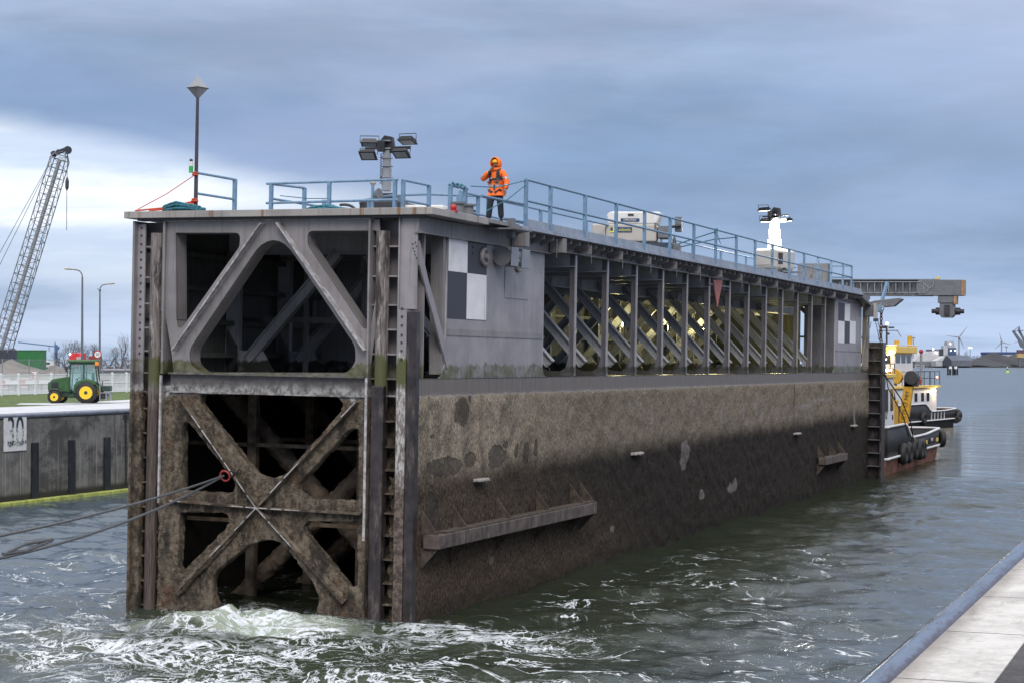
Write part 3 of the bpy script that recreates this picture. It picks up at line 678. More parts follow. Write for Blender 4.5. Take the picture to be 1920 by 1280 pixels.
raf = MB().box(-W_+.1, -.02, -.012, .012, 9.05, 9.62).box(-W_+.1, -.02, -.1, .1, 9.02, 9.05).mesh('rafter', M['inner'])
lpost = MB().box(-W_+.05, -W_+.5, -.012, .012, 5.8, 9.1).box(-W_+.48, -W_+.5, -.09, .09, 5.8, 9.1).mesh('rear_post', M['inner'])
foot_ = MB().prism([(-7.75, 5.8), (-6.2, 5.8), (-6.6, 6.4), (-7.3, 6.4), (-7.75, 7.0)], lambda a, b, t: Vector((a, t, b)), -.012, .012).mesh('foot_gusset', M['inner'])
for i, y in enumerate(FRY[1:]+[50.0]):
    if y > 9 and y < 49: p = ob('frame_post', pm, gate, (0, y, 0)); ob('post_flange', pfl, p)
    if i < 15:
        for s in (-1, 1): ob('diagonal_brace', bm_[s], gate, (0, y, 0))
    ob('rafter', raf, gate, (0, y, 0)); ob('rear_post', lpost, gate, (0, y, 0)); ob('foot_gusset', foot_, gate, (0, y, 0))
    if 0 < i < 15: ob('gusset_plate', gus, gate, (0, y, 0))
# longitudinal girders under the deck
part('deck_girder', MB().box(-W_/2-.55, -W_/2-.52, 6, 55, 8.6, 9.5).box(-W_/2+.52, -W_/2+.55, 6, 55, 8.75, 9.5).box(-W_/2+.3, -W_/2+.75, 6, 55, 8.72, 8.75), M['inner'], gate)
part('edge_girder', MB().box(.0, .03, 8.9, 56.6, 9.40, 9.66).box(-.1, .12, 8.9, 56.6, 9.38, 9.41), M['upper'], gate)
part('edge_girder', MB().box(.02, .06, -.1, 8.9, 9.28, 9.66).box(-.05, .12, -.1, 8.9, 9.26, 9.29), M['upper'], gate)
# far skin with stringers
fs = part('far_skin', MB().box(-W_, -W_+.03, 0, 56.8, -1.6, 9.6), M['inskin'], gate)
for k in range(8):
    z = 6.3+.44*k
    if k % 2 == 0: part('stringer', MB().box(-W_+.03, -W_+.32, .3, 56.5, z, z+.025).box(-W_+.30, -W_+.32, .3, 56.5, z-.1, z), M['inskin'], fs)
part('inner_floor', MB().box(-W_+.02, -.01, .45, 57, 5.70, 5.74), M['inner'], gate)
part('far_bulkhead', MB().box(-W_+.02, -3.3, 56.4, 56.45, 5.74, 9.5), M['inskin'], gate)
part('end_web', MB().box(-1.5, -.02, 49.15, 49.2, 5.8, 9.5), M['postdark'], gate)
part('end_stair', MB().bar((-2.9, 57.3, 5.9), (-1.4, 57.3, 9.4), .1, .35).box(-3.0, -1.2, 57.2, 57.4, 7.5, 7.62).box(-2.2, -2.1, 57.2, 57.3, 5.8, 9.5).box(-1.5, -1.4, 57.2, 57.3, 5.8, 9.5), M['postdark'], gate)
part('cross_bulkhead', MB().box(-3.3, -.02, 8.62, 8.66, 5.8, 9.5).box(-3.3, -3.2, 8.3, 8.66, 5.8, 9.5).box(-3.2, -.02, 8.55, 8.62, 7.6, 7.64), M['bulk'], gate)
part('cross_bulkhead', MB().box(-7.7, -5.9, 9.6, 9.65, 5.8, 9.5).box(-6.0, -4.9, 9.0, 9.05, 7.6, 9.5), M['bulk'], gate)
wk = part('inner_walkway', MB().box(-7.5, -1.2, 6.0, 6.7, 7.25, 7.33).box(-7.5, -1.2, 5.98, 6.0, 7.2, 7.36), M['upper'], gate)
many('walkway_post', [MB().box(x_, x_+.12, 5.95, 6.07, 5.8, 9.2) for x_ in (-6.2, -4.4, -2.6)], M['upper'], wk)
for x_ in (-4.25, -3.3):
    mb = MB().box(x_, x_+.03, 5.9, 5.93, 7.4, 9.4).box(x_+.4, x_+.43, 5.9, 5.93, 7.4, 9.4)
    for k in range(7): mb.box(x_, x_+.43, 5.9, 5.93, 7.6+.27*k, 7.63+.27*k)
    part('ladder', mb, M['galv'], wk)
# lower interior: dark box with crusted tube braces
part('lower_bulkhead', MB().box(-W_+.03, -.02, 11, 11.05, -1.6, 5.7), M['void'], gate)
for y in (3.2, 7.0):
    for (p, q) in (((-7.2, 5.5), (-.6, -.8)), ((-.6, 5.5), (-7.2, -.8))):
        crust(part('tube_brace', MB().tube([(p[0], y, p[1]), (q[0], y+.1, q[1])], .24, 12), M['rustgrowth'], gate), .06, .14, .05)
for y in (2.4, 5.6):
    part('inner_post', MB().box(-5.9, -5.65, y, y+.2, -1.6, 5.7).box(-3.0, -2.8, y+.6, y+.8, -1.6, 5.7).box(-7.7, -.2, y, y+.05, 3.9, 4.0).box(-7.7, -.2, y, y+.05, 1.9, 2.0), M['rustgrowth'], gate)

# ---- lower hull side
nx, nz = 700, 96
hb = MB()
y0, y1, za, zc = .05, 58.45, -1.8, 5.79
ysr = [y0+(y1-y0)*(i/nx)**1.35 for i in range(nx+1)]
for i in range(nx+1):
    for j in range(nz+1):
        y = ysr[i]; z = za+(zc-za)*j/nz
        g = min(1, max(0, (5.36-z)/.10))
        q = Vector((y*.9, z*1.1, 0)); d_ = .055*g*(.4+noise.fractal(Vector((y*2.1, z*2.1, 1.3)), 1.0, 2.1, 4)+.35*noise.noise(Vector((y*9, z*5, 4))))
        hb.v.append((.0+max(-.02, d_)+.012*g, y, z))
for i in range(nx):
    for j in range(nz):
        a = i*(nz+1)+j; hb.f.append((a, a+nz+1, a+nz+2, a+1))
hull = part('hull_side', hb, M['hull'], gate, smooth=True)
for p_ in hull.data.polygons: p_.use_smooth = True
part('step_plate', MB().box(-.35, .0, .02, 58.45, 5.78, 5.80), M['steel'], gate)
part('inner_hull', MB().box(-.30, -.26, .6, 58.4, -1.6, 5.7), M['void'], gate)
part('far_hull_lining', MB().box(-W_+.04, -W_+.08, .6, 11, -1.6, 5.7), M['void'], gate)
part('drain_slot', MB().box(-.0, .018, 3.25, 3.37, 5.05, 5.36).box(.0, .018, 6.0, 6.1, 5.0, 5.2), M['black'], hull)
M['fendb'] = flat('rusty_fender_beam', (.085, .066, .06), .6, var=.4, sc=3, dirt=(.22, .19, .18), bump=.6, bsc=14)
M['fendk'] = flat('crusted_bracket_steel', (.06, .046, .036), .85, var=.5, sc=6, dirt=(.09, .07, .055), bump=.9, bsc=20)
def fender(ya, yb, xf_, z0, z1, bys, label=None):
    crust_o = part('fender_beam', MB().box(.12, xf_, ya, yb, z0, z1), M['fendb'], hull, bevel=.02)
    for y in bys:
        for s_, h_ in ((1, .62), (-1, .55)):
            zc_ = z1 if s_ > 0 else z0
            part('bracket', MB().prism([(.0, zc_), (xf_-.06, zc_), (.0, zc_+s_*h_)], lambda a, b, t, y=y: Vector((a, y+t, b)), -.02, .02), M['fendk'], crust_o)
    return crust_o
fender(.30, 11.95, .55, 1.74, 2.08, (.4, 2.25, 5.2, 8.15, 11.0, 11.9))
part('growth', MB().box(.2, .53, .8, 11.9, 2.05, 2.12), M['fendk'], hull)
fender(45.3, 50.4, .5, 1.52, 1.86, (45.4, 48.2, 50.3))
for (px, py) in ((895, 898), (1188, 849), (1490, 812), (1597, 797)):
    yy, zz_ = HS(px, py); s_ = .35 if px < 1000 else .45
    crust(part('ledge', MB().box(0, .22, yy-s_, yy+s_, zz_-.05, zz_+.04), M['coping'], hull), .03, .06, .03)
# ---- far end: panel, brace, end fender column
ep = part('side_panel', plate('side_panel', [[(49.3, 9.45), (49.3, 6.2), (49.05, 5.86), (48.7, 5.79), (56.6, 5.79), (56.3, 5.86), (56.15, 6.2), (56.15, 9.45)]], .06, side(-.03), M['panel']), M['panel'], gate)
part('weld_strip', MB().box(0, .02, 49.4, 56.1, 6.86, 6.9), M['steel'], ep)
for (a, b, c_, d_, m_) in ((1571.5, 1583, 602, 643, 'white'), (1593, 1604, 602, 643, 'white'), (1583, 1593, 570, 602, 'white'), (1583, 1593, 602, 643, 'black'), (1571.5, 1583, 568, 602, 'black')):
    ya, yb = HS(a, 620)[0], HS(b, 620)[0]; zt_, zb_ = HS((a+b)/2, c_)[1], HS((a+b)/2, d_)[1]
    part('marking_square', MB().box(.003, .012, ya, yb, zb_, zt_), M[m_], ep)
part('end_brace', MB().bar((.0, 56.4, 5.95), (.0, 58.0, 9.0), .14, .05, up=(1, 0, 0)).box(-.04, 0, 56.15, 56.6, 5.8, 5.95), M['steel'], gate)
part('end_post', MB().box(-.35, -.0, 58.2, 58.45, 5.8, 9.5), M['steel'], gate)
ec = part('end_fender_column', MB().box(.02, .72, 58.56, 58.62, -1.6, 7.4).box(.66, .76, 58.2, 59.2, -1.6, 7.4).box(-.1, .02, 58.45, 58.6, -1.6, 7.4), M['darkrail'], gate)
for k in range(11):
    z = 7.1-.70*k; part('rung_plate', MB().box(.02, .68, 58.2, 58.56, z, z+.035), M['greysteel'], ec)
mb = MB()
for (x_, y_) in ((-7.6, 58.3), (-3.9, 58.3), (-.2, 58.3)): mb.box(x_-.12, x_+.12, y_, y_+.2, 5.8, 9.6)
mb.bar((-3.8, 58.3, 9.3), (-.4, 58.3, 6.0), .2, .2).bar((-4, 58.3, 9.3), (-7.4, 58.3, 6.0), .2, .2).box(-7.8, 0, 58.2, 58.5, 5.7, 5.95).box(-7.8, 0, 58.2, 58.5, 7.6, 7.7)
part('far_end_frame', mb, M['inner'], gate)
part('far_lower_frame', MB().box(-7.8, 0, 58.1, 58.2, -1.6, 5.75), M['inner'], gate)

# ---- deck slab, kerb, cantilever brackets
deck = part('deck_slab', MB().box(-8.02, .50, -.32, 3.2, 9.68, 9.85), M['deckedge'], gate, bevel=.01)
part('deck_slab', MB().box(-8.02, -.02, 3.2, 58.6, 9.66, 9.84), M['upper'], gate)
part('deck_rim', MB().box(-7.7, .2, -.2, .1, 9.62, 9.675), M['black'], gate)
part('side_deck', MB().box(-.02, .52, 3.2, 5.3, 9.74, 9.84).box(-.02, .35, 5.3, 5.9, 9.70, 9.76), M['upper'], gate)
part('landing_plate', MB().box(.2, .95, 3.9, 5.1, 9.62, 9.66).box(.45, .62, 4.55, 4.75, 9.45, 9.95), M['greysteel'], gate)
wkd = part('walkway', MB().box(-.02, .44, 5.7, 53.8, 9.72, 9.83), M['upper'], gate)
part('walkway_flange', MB().box(.44, .52, 5.7, 53.8, 9.74, 9.835), M['palekerb'], wkd)
k = 5.9
wbk = []
while k < 53.6:
    mb = MB(); wbk.append(mb); mb.prism([(.06, 9.70), (.45, 9.70), (.45, 9.60), (.06, 9.45)], lambda a, b, t, y=k: Vector((a, y+t, b)), -.015, .015); k += .7425
for y in (5.95, 8.9): wbk.append(MB().box(.1, .5, y-.15, y+.15, 9.30, 9.70))
many('walkway_bracket', wbk, M['upper'], wkd)
many('cantilever', [MB().box(.02, .48, 11.26+2.97*k-.02, 11.26+2.97*k+.02, 9.40, 9.66) for k in range(14)], M['steel'], wkd)
many('hanging_rod', [MB().tube([(.48, 8.29+2.97*k, 9.66), (.48, 8.29+2.97*k, 9.12)], .012, 6) for k in range(11)], M['greysteel'], wkd)
part('end_apron', MB().prism([(53.7, 9.84), (53.7, 9.6), (56.5, 9.2), (56.5, 9.3)], lambda a, b, t: Vector((t, a, b)), -.5, .5), M['greysteel'], gate)

# ---- blue railings
def railing(pts, posts, zt=10.95, zm=10.42, zb=9.84, flat_=True, r=.034, kerb=None, rows=None):
    mb = MB()
    for z in (rows or (zt, zm)): mb.tube([(x, y, z) for x, y in pts], r, 8)
    o = part('railing', mb, M['blue'], gate, smooth=True)
    for (x, y) in posts:
        part('railing_post', MB().box(x-.045, x+.045, y-.05, y+.05, zb, zt), M['blue'], o)
    return o
pys = [5.83]+[7.72+2.93*k for k in range(16)]
pys = [5.83, 7.72, 10.62, 13.52, 16.43, 19.3, 22.22, 25.14, 28.11, 31.05, 33.99, 37.05, 39.96, 42.85, 45.8, 48.61, 50.8]
ro = railing([(.48, 5.8), (.48, 50.85)], [(.48, y) for y in pys], zt=11.08, zm=10.52)
part('toe_board', MB().box(.44, .47, 5.8, 53.6, 9.84, 10.04), M['palekerb'], ro)
railing([(.48, 50.85), (-1.8, 50.85)], [(-1.8, 50.85)], zt=11.08, zm=10.52)
railing([(-2.15, 8.95), (-2.15, 50)], [(-2.15, 9.6+4.35*k) for k in range(10)])
railing([(-6.5, 4.25), (-2.37, 3.87)], [(-6.35, 4.25), (-4.48, 4.05), (-2.47, 3.9)])
railing([(-2.3, 4.0), (-2.25, 5.65)], [(-2.3, 4.05), (-2.25, 5.6)])
railing([(-6.82, 1.2), (-6.76, 3.05)], [(-6.76, 3.0)])
railing([(-6.42, 4.3), (-6.05, 5.6)], [(-6.05, 5.6)], rows=(10.95,))
railing([(-6.4, 4.4), (-6.3, 7), (-6.75, 10.4)], [(-5.95, 6.6), (-6.5, 8.2), (-6.75, 10.3)], zt=10.7, rows=(10.55,))
railing([(-6.8, 10.6), (-6.2, 9.6), (-4.7, 8.35), (-3.4, 8.1), (-2.2, 8.9)], [(-5.9, 9.4), (-2.62, 8.5), (-2.2, 8.95)])
railing([(-2.15, 7.5), (-2.15, 8.95)], [(-2.15, 7.55)])

# ---- drive arm at the far end
da = part('drive_arm', MB().box(-7.5, 3.0, 60.15, 60.55, 10.0, 10.78).box(-7.5, 3.35, 59.85, 60.85, 10.78, 10.83).box(-7.5, 3.0, 59.9, 60.8, 9.93, 9.99), M['greysteel'], gate)
part('arm_head', MB().box(2.3, 4.60, 59.84, 60.7, 9.95, 10.80), M['greysteel'], da, bevel=.02)
part('edge_flange', MB().box(4.60, 4.72, 59.80, 60.7, 9.97, 10.79).box(4.2, 4.35, 59.83, 60.5, 9.5, 9.93), M['sunlit_steel'], da)
many('stiffener', [MB().box(-2.3+.38*k-.02, -2.3+.38*k+.02, 59.86, 60.15, 10.15, 10.64) for k in range(14)], M['galv'], da)
mb = MB()
P_ = lambda px, py: (lambda q: (q[0], 59.84, q[1]))(HF(px, py, 60))
for a_, b_ in (((1600, 529), (1728, 529)), ((1728, 529), (1731, 524)), ((1600, 549), (1736, 549)), ((1736, 549), (1751, 535)), ((1751, 535), (1751, 522)), ((1731, 530), (1743, 541)), ((1733, 534), (1733, 547))):
    mb.bar(P_(*a_), P_(*b_), .04, .08, up=(0, 1, 0))
part('outline_flange', mb, M['galv'], da)
part('pulley', MB().tube([(3.3, 60.1, 10.9), (3.3, 60.4, 10.9)], .09, 10), M['yel_pale'], da)
hb_ = part('hinge_block', MB().box(3.35, 4.25, 59.9, 60.6, 9.55, 9.93).prism([(3.45, 9.55), (4.2, 9.55), (4.25, 8.95), (4.1, 8.78), (3.55, 8.78), (3.42, 8.95)], lambda a, b, t: Vector((a, 60.25+t, b)), -.3, .3), M['greysteel'], da, bevel=.03)
part('hinge_gap', MB().box(3.72, 3.98, 59.86, 59.95, 8.9, 9.45), M['black'], hb_)
part('hinge_pin', MB().cyl((3.0, 60.2, 9.12), (4.7, 60.2, 9.12), .12, n=14).cyl((3.22, 60.2, 9.12), (3.42, 60.2, 9.12), .2, n=14).cyl((4.28, 60.2, 9.12), (4.5, 60.2, 9.12), .2, n=14), M['dark_metal'], hb_, smooth=True)
part('arm_support', MB().box(-3.6, -2.8, 58.4, 61, 9.3, 9.93), M['greysteel'], da)
# near quay (right)
qz = 3.9
struct('quay_surface', MB().box(16.58, 60, -120, 260, 3.0, qz-.012), M['asphalt'])
q = thing('quay_wall', 'near quay edge with a rounded worn steel rail and pale concrete coping', 'quay wall', (15.8, -20, 0))
part('coping', MB().box(.08, .78, -100, 280, 2.9, qz), M['coping'], q)
part('edge_rail', MB().tube([(-.02, -100, qz-.085), (-.02, 280, qz-.085)], .14, 20), M['edge'], q, smooth=True)
part('wall_face', MB().box(-.1, .08, -100, 280, -1.5, qz-.15), M['conc_wall'], q)
# left quay
lwall = q = thing('quay_wall', 'stained far lock wall of dark concrete with pale coping under the tractor', 'quay wall', (-31.4, 30, 0))
part('wall_face', MB().box(-.8, 0, -80, 140, -1.5, 3.7), M['conc_wall'], q)
part('coping', MB().box(-7.5, -.06, -80, 140, 3.7, 3.955), M['cop_far'], q, bevel=.03)
part('edge_rail', MB().tube([(-.06, -80, 3.84), (-.06, 140, 3.84)], .125, 12), M['railfar'], q, smooth=True)
struct('grass', MB().box(-62, -38.85, -80, 150, 3.5, 3.965), M['grass'])
struct('yard_ground', MB().box(-700, -58, -200, 300, 3.0, 3.95), M['yard'])
# ============================================================ THINGS ON THE GATE'S DECK
def on_gate(name, label, cat, x, y, z, rz=0, group=None):
    r = GR.to_matrix() @ Matrix.Rotation(rz, 3, 'Z')
    return thing(name, label, cat, G(x, y, z), r.to_euler(), group)
# beacon mast
t = on_gate('beacon_mast', 'tall thin dark mast with a grey diamond topmark on the front left deck corner', 'mast', -6.86, 1.2, 9.84)
part('mast_pole', MB().tube([(0, 0, 0), (0, 0, 3.15)], [.055, .038], 12), M['mastp'], t, smooth=True)
v = [(0, 0, 3.62), (0, 0, 3.0)]+[(.27*math.cos(a), .27*math.sin(a), 3.3) for a in (.5, .5+math.pi/2, .5+math.pi, .5+1.5*math.pi)]
mb = MB().add(v, [(0, 2, 3), (0, 3, 4), (0, 4, 5), (0, 5, 2)]+[(1, 3, 2), (1, 4, 3), (1, 5, 4), (1, 2, 5)])
tm = part('topmark', mb, M['galv'], t)
part('topmark_rim', MB().box(-.2, .2, -.2, .2, 3.29, 3.31).xf(Matrix.Rotation(.5+math.pi/4, 4, 'Z')), M['dark_metal'], tm)
t = on_gate('signal_lantern', 'small white and green lantern strapped to the beacon mast', 'lantern', -6.97, 1.12, 10.95)
part('green_lens', MB().cyl((0, 0, 0), (0, 0, .17), .055), M['green_lens'], t, smooth=True)
part('white_housing', MB().cyl((0, 0, .17), (0, 0, .29), .05, .045), M['whitebody'], t, smooth=True)
part('cap', MB().ball((0, 0, .32), .045), M['dark_metal'], t, smooth=True)
mb = MB()
P = lambda *a: G(*a)
a1 = P(-6.86, 1.15, 10.9); a2 = P(-6.86, 1.15, 10.22)
for nm, lab, p, q, r in (('lashing_strap', 'thin upper red lashing from the mast down to the deck corner', a1, P(-7.75, -.1, 9.92), .012),
                         ('lashing_strap', 'flat red strap from mast foot to the outermost deck corner', a2, P(-7.8, -.15, 9.88), .024),
                         ('lashing_strap', 'lower red strap ending on the deck short of the corner', P(-6.86, 1.15, 10.18), P(-7.35, -.2, 9.87), .024)):
    mid = (p+q)/2-Vector((0, 0, .05))
    solo(nm, MB().tube([p, mid, q], r, 6), M['strap'], lab, 'strap', group='red straps tied to the mast')
solo('strap_wrap', MB().torus(a1, (0, 0, 1), .065, .025, 14, 6).torus(a1+Vector((0, 0, .05)), (0, 0, 1), .06, .02, 14, 6), M['strap'], 'red strap wound round the mast at rail height', 'strap')
solo('strap_wrap', MB().torus(a2, (0, 0, 1), .07, .03, 14, 6).torus(a2+Vector((0, 0, .05)), (0, 0, 1), .065, .02, 14, 6), M['strap'], 'red strap wound round the foot of the mast', 'strap')
# rope coils
def coil(x, y, z, rx, ry, turns, lab, r=.028, seed=1):
    rr_ = random.Random(seed); pts = []
    for i in range(turns*16):
        a = i/16*2*math.pi; k = .55+.45*abs(math.sin(i*.13+seed))
        pts.append(G(x+rx*k*math.cos(a)+rr_.uniform(-.02, .02), y+ry*k*math.sin(a), z+.03+.22*(i/(turns*16))*(1-.6*abs(math.cos(a)))+rr_.uniform(0, .03)))
    return solo('rope_coil', MB().tube(pts, r, 7), M['blue_rope'], lab, 'rope', smooth=True)
coil(-6.75, .45, 9.85, .62, .35, 9, 'blue green rope coiled on the deck at the mast foot', seed=2)
coil(-3.35, 2.0, 9.85, .85, .5, 10, 'long blue rope coiled under the front blue railing', seed=5, r=.03)
hang = [G(-6.3+.1*i, 4.4+.02*i, 10.55+.04*math.sin(i*1.3)) for i in range(12)]
solo('thin_line', MB().tube([G(-6.1, 4.3, 10.62), G(-5.2, 4.2, 10.52), G(-4.5, 4.1, 10.5)], .012, 5), M['blue_rope'], 'thin line strung between the front railing posts', 'rope')
# bow hose
solo('black_hose', MB().tube([G(-2.6+.35*math.sin(a), 1.2, 9.87+.20*math.cos(a)) for a in [x_*.2-.3 for x_ in range(10)]], .035, 8), M['black_plastic'], 'black hose end curling out of the blue rope coil', 'hose', smooth=True)
# security post with camera
t = on_gate('signal_post', 'short post with a round siren and a cream lamp behind the front railing', 'signal', -5.3, 8.4, 9.84)
part('post', MB().cyl((0, 0, 0), (0, 0, 1.42), .045), M['blue'], t, smooth=True)
part('lamp', MB().cyl((0, 0, 1.42), (0, 0, 1.5), .05, .10).cyl((0, 0, 1.5), (0, 0, 1.58), .10, .07), M['offwhite'], t, smooth=True)
part('siren', MB().tube([(.06, 0, 1.12), (.16, -.02, 1.14), (.24, -.03, 1.15)], [.05, .16, .19], 14), M['greysteel'], t, smooth=True)

# mobile lighting tower
def floodlight(parent, p, tilt, yaw, lit, size=(.46, .34)):
    w_, h_ = size
    Mx = Matrix.Translation(p) @ Matrix.Rotation(yaw, 4, 'Z') @ Matrix.Rotation(tilt, 4, 'X')
    mb = MB().box(-w_/2, w_/2, -.05, .05, -h_/2, h_/2).box(-w_/2-.03, w_/2+.03, .03, .06, -h_/2-.03, h_/2+.03)
    for k in range(5): mb.box(-w_/2+.03, w_/2-.03, -.09, -.05, -h_/2+.05+k*.06, -h_/2+.065+k*.06)
    o = part('floodlight', mb.xf(Mx), M['black_plastic'], parent)
    part('lamp_glass', MB().box(-w_/2+.03, w_/2-.03, .06, .072, -h_/2+.03, h_/2-.03).xf(Mx), M['lamp_on'] if lit else M['lens'], o)
    part('yoke', MB().tube([(-w_/2-.06, 0, 0), (-w_/2-.06, -.2, .06), (w_/2+.06, -.2, .06), (w_/2+.06, 0, 0)], .014, 6).xf(Mx), M['dark_metal'], o)
def tower(t, lit, lamps, zt):
    part('mast', (MB().box(-.24, .24, -.2, .2, 1.5, 1.95).box(-.19, .19, -.17, .17, 1.95, 2.4).box(-.15, .15, -.14, .14, 2.4, zt) if lit else MB().box(-.12, .12, -.12, .12, 1.5, 2.2).box(-.10, .10, -.10, .10, 2.2, 2.75).box(-.08, .08, -.08, .08, 2.75, zt)), M['lite_mast'] if lit else M['galv'], t, bevel=.006)  # lit mast drawn wider, its glow put into the shape
    mb = MB()
    many('mast_collar', [MB().box(-a, a, -a, a, z, z+.035) for a, z in ((.17, 1.9), (.16, 2.25), (.15, 2.75-.25), (.14, 2.78), (.13, 3.02))], M['galv'], t)
    pts = [(-.13+.035*math.cos(i*1.1), -.16+.035*math.sin(i*1.1), 1.7+i*.0135) for i in range(int((zt-1.75)/.0135))]
    part('spiral_cable', MB().tube(pts, .010, 5), M['black_plastic'], t)
    hd = part('lamp_head', MB().box(-.26, -.02, -.22, -.02, zt-.02, zt+.32).prism([(-.2, zt), (.16, zt-.05), (.22, zt+.1), (.16, zt+.45), (-.1, zt+.5), (-.22, zt+.36)], lambda a, b, t_: Vector((a, t_, b)), .0, .2), M['black_plastic'], t, bevel=.02)
    for p, ti, ya in lamps: floodlight(hd, (p[0], p[1], zt+p[2]), ti, ya, lit)
    part('arm', MB().box(-.7, .75, -.03, .03, zt+.06, zt+.13), M['black_plastic'], hd)
t = on_gate('light_tower', 'unlit mobile light tower with four black floodlights behind the front railing', 'light tower', -6.1, 11.0, 9.84, rz=math.radians(8))
tower(t, False, [((-.52, -.25, -.12), math.radians(-55), math.pi), ((-.60, .1, .28), math.radians(-75), math.pi+.2), ((.52, -.2, -.08), math.radians(-60), math.pi-.15), ((.62, .1, .34), math.radians(-72), math.pi-.2)], 2.72)
part('canopy', MB().prism([(-.5, 1.15), (.5, 1.15), (.30, 1.42), (-.28, 1.42)], lambda a, b, t_: Vector((a, t_, b)), -.35, .9).box(-.7, .7, -.5, 1.2, .35, 1.15), M['dark_metal'], t, bevel=.03)
part('body', MB().box(-.3, 1.9, -.3, 1.6, .3, 1.05), M['whitebody'], t, bevel=.05)
part('tail_light', MB().box(.95, 1.08, -.34, -.3, .42, .62), M['redlens'], t)
many('wheel', [MB().torus((-.2, -.4, .3), (0, 1, 0), .22, .09), MB().torus((1.4, -.4, .3), (0, 1, 0), .22, .09)], M['tyre'], t)
t = on_gate('light_tower', 'lit mobile light tower with glowing white mast on a trailer near the deck end', 'light tower', -1.15, 41.2, 9.84, rz=math.radians(-25))
tower(t, True, [((-.62, 0, .42), math.radians(-100), math.pi), ((-.35, -.2, -.1), math.radians(-100), math.pi+.4), ((.65, 0, -.12), math.radians(-100), math.pi-.3)], 2.9)
cabm = MB().box(-.62, .62, -.75, .75, .55, 1.5)
o = part('cabinet', cabm, M['offwhite'], t, bevel=.14)
part('door', MB().box(-.5, .4, -.78, -.75, .75, 1.4), M['offwhite'], o, bevel=.03)
part('control_panel', MB().box(.62, .64, -.5, -.2, .8, 1.3), M['dark_metal'], o)
part('chassis', MB().box(-.75, 1.1, -.7, .7, .42, .5).box(-1.9, -.7, -.05, .05, .42, .5).box(-.9, .9, -.9, -.8, .1, .55), M['galv'], t)
many('wheel', [MB().torus((.95, -.55, .33), (1, 0, .2), .24, .10), MB().torus((-.95, -.55, .33), (1, 0, .1), .24, .10)], M['tyre'], t)
L = bpy.data.lights.new('flood_lamp', 'POINT'); L.energy = 300; L.color = (1, .97, .9); L.shadow_soft_size = .15
lo = bpy.data.objects.new('flood_lamp', L); C.collection.objects.link(lo); lo.parent = t; lo.location = (-.25, -.32, 2.55)
L2 = bpy.data.lights.new('flood_lamp', 'POINT'); L2.energy = 160; L2.color = (1, .97, .9); L2.shadow_soft_size = .15
lo = bpy.data.objects.new('flood_lamp', L2); C.collection.objects.link(lo); lo.parent = t; lo.location = (.55, .1, 2.5)

# generator
t = on_gate('generator', 'white boxy generator with a blue and yellow sticker on a dark base frame', 'generator', -1.75, 21.3, 10.28, rz=math.radians(12))
part('body', MB().box(-1.1, 1.15, -.6, .6, .10, .72), M['offwhite'], t, bevel=.06)
part('hood', MB().prism([(-.55, .72), (1.15, .72), (1.3, 1.12), (1.18, 1.15), (-.45, 1.15), (-.6, 1.05)], lambda a, b, t_: Vector((a, t_, b)), -.55, .6), M['whitebody'], t, bevel=.05)
st_ = part('sticker', MB().box(-.42, .30, -.615, -.602, .42, .60), M['navy'], t)
part('sticker_mark', MB().box(-.46, -.24, -.622, -.614, .42, .60), M['yellow_bright'], st_)
part('sticker_mark', MB().box(-.45, -.36, -.628, -.62, .47, .59).box(-.31, -.25, -.628, -.62, .48, .60), M['navy'], st_)
text('lettering', 'atlantis', .15, M['yellow_bright'], st_, (.05, -.617, .51), (math.pi/2, 0, 0))
st_ = part('sticker', MB().box(-.1, .55, -.572, -.56, .80, .91), M['navy'], t)
text('lettering', 'HIMOINSA', .10, M['whitebody'], st_, (.22, -.575, .855), (math.pi/2, 0, 0), sx=.95)
part('handle', MB().box(.15, .35, -.58, -.55, 1.0, 1.07), M['dark_metal'], t)
part('door_seam', MB().box(-.62, -.6, -.615, -.60, .15, .7).box(1.08, 1.12, -.615, -.6, .45, .75), M['dark_metal'], t)
part('base_frame', MB().box(-1.1, 1.7, -.6, .6, -.40, .08), M['navy_dark'], t)
bx = part('control_box', MB().box(1.32, 1.95, -.5, .3, -.42, .05), M['greysteel'], t, bevel=.02)
part('exhaust_grille', MB().box(1.75, 1.98, -.2, .3, .5, 1.0).box(1.2, 1.6, -.6, .5, .25, .65), M['greysteel'], t)
part('elbow_pipe', MB().tube([(1.5, -.3, .62), (1.75, -.3, .66), (1.98, -.3, .68)], .05, 8), M['black_plastic'], t)
# white trailer body by the first tower
t = on_gate('grille_cabinet', 'dark grey slatted cabinet standing behind the gap in the front railing', 'cabinet', -3.9, 11.6, 9.84)
part('cabinet_body', MB().box(-.4, .45, -.3, .3, 0, .95), M['mesh_grey'], t)
many('slat', [MB().box(-.38, .43, -.32, -.3, .1+.11*k, .15+.11*k) for k in range(8)]+[MB().box(.08, .13, -.34, -.3, 0, .95)], M['galv'], t)
# electrical cabinet at the far end
t = on_gate('electrical_cabinet', 'grey double door cabinet behind the last railing bay', 'cabinet', -1.0, 49.0, 9.84)
part('cabinet_body', MB().box(-.75, .75, -.4, .4, .0, 1.25), M['greysteel'], t, bevel=.01)
part('door', MB().box(-.7, -.02, -.42, -.4, .05, 1.2), M['greysteel'], t); part('door', MB().box(.02, .7, -.42, -.4, .05, 1.2), M['greysteel'], t)
part('handle', MB().box(-.08, -.04, -.45, -.42, .5, .7), M['dark_metal'], t)
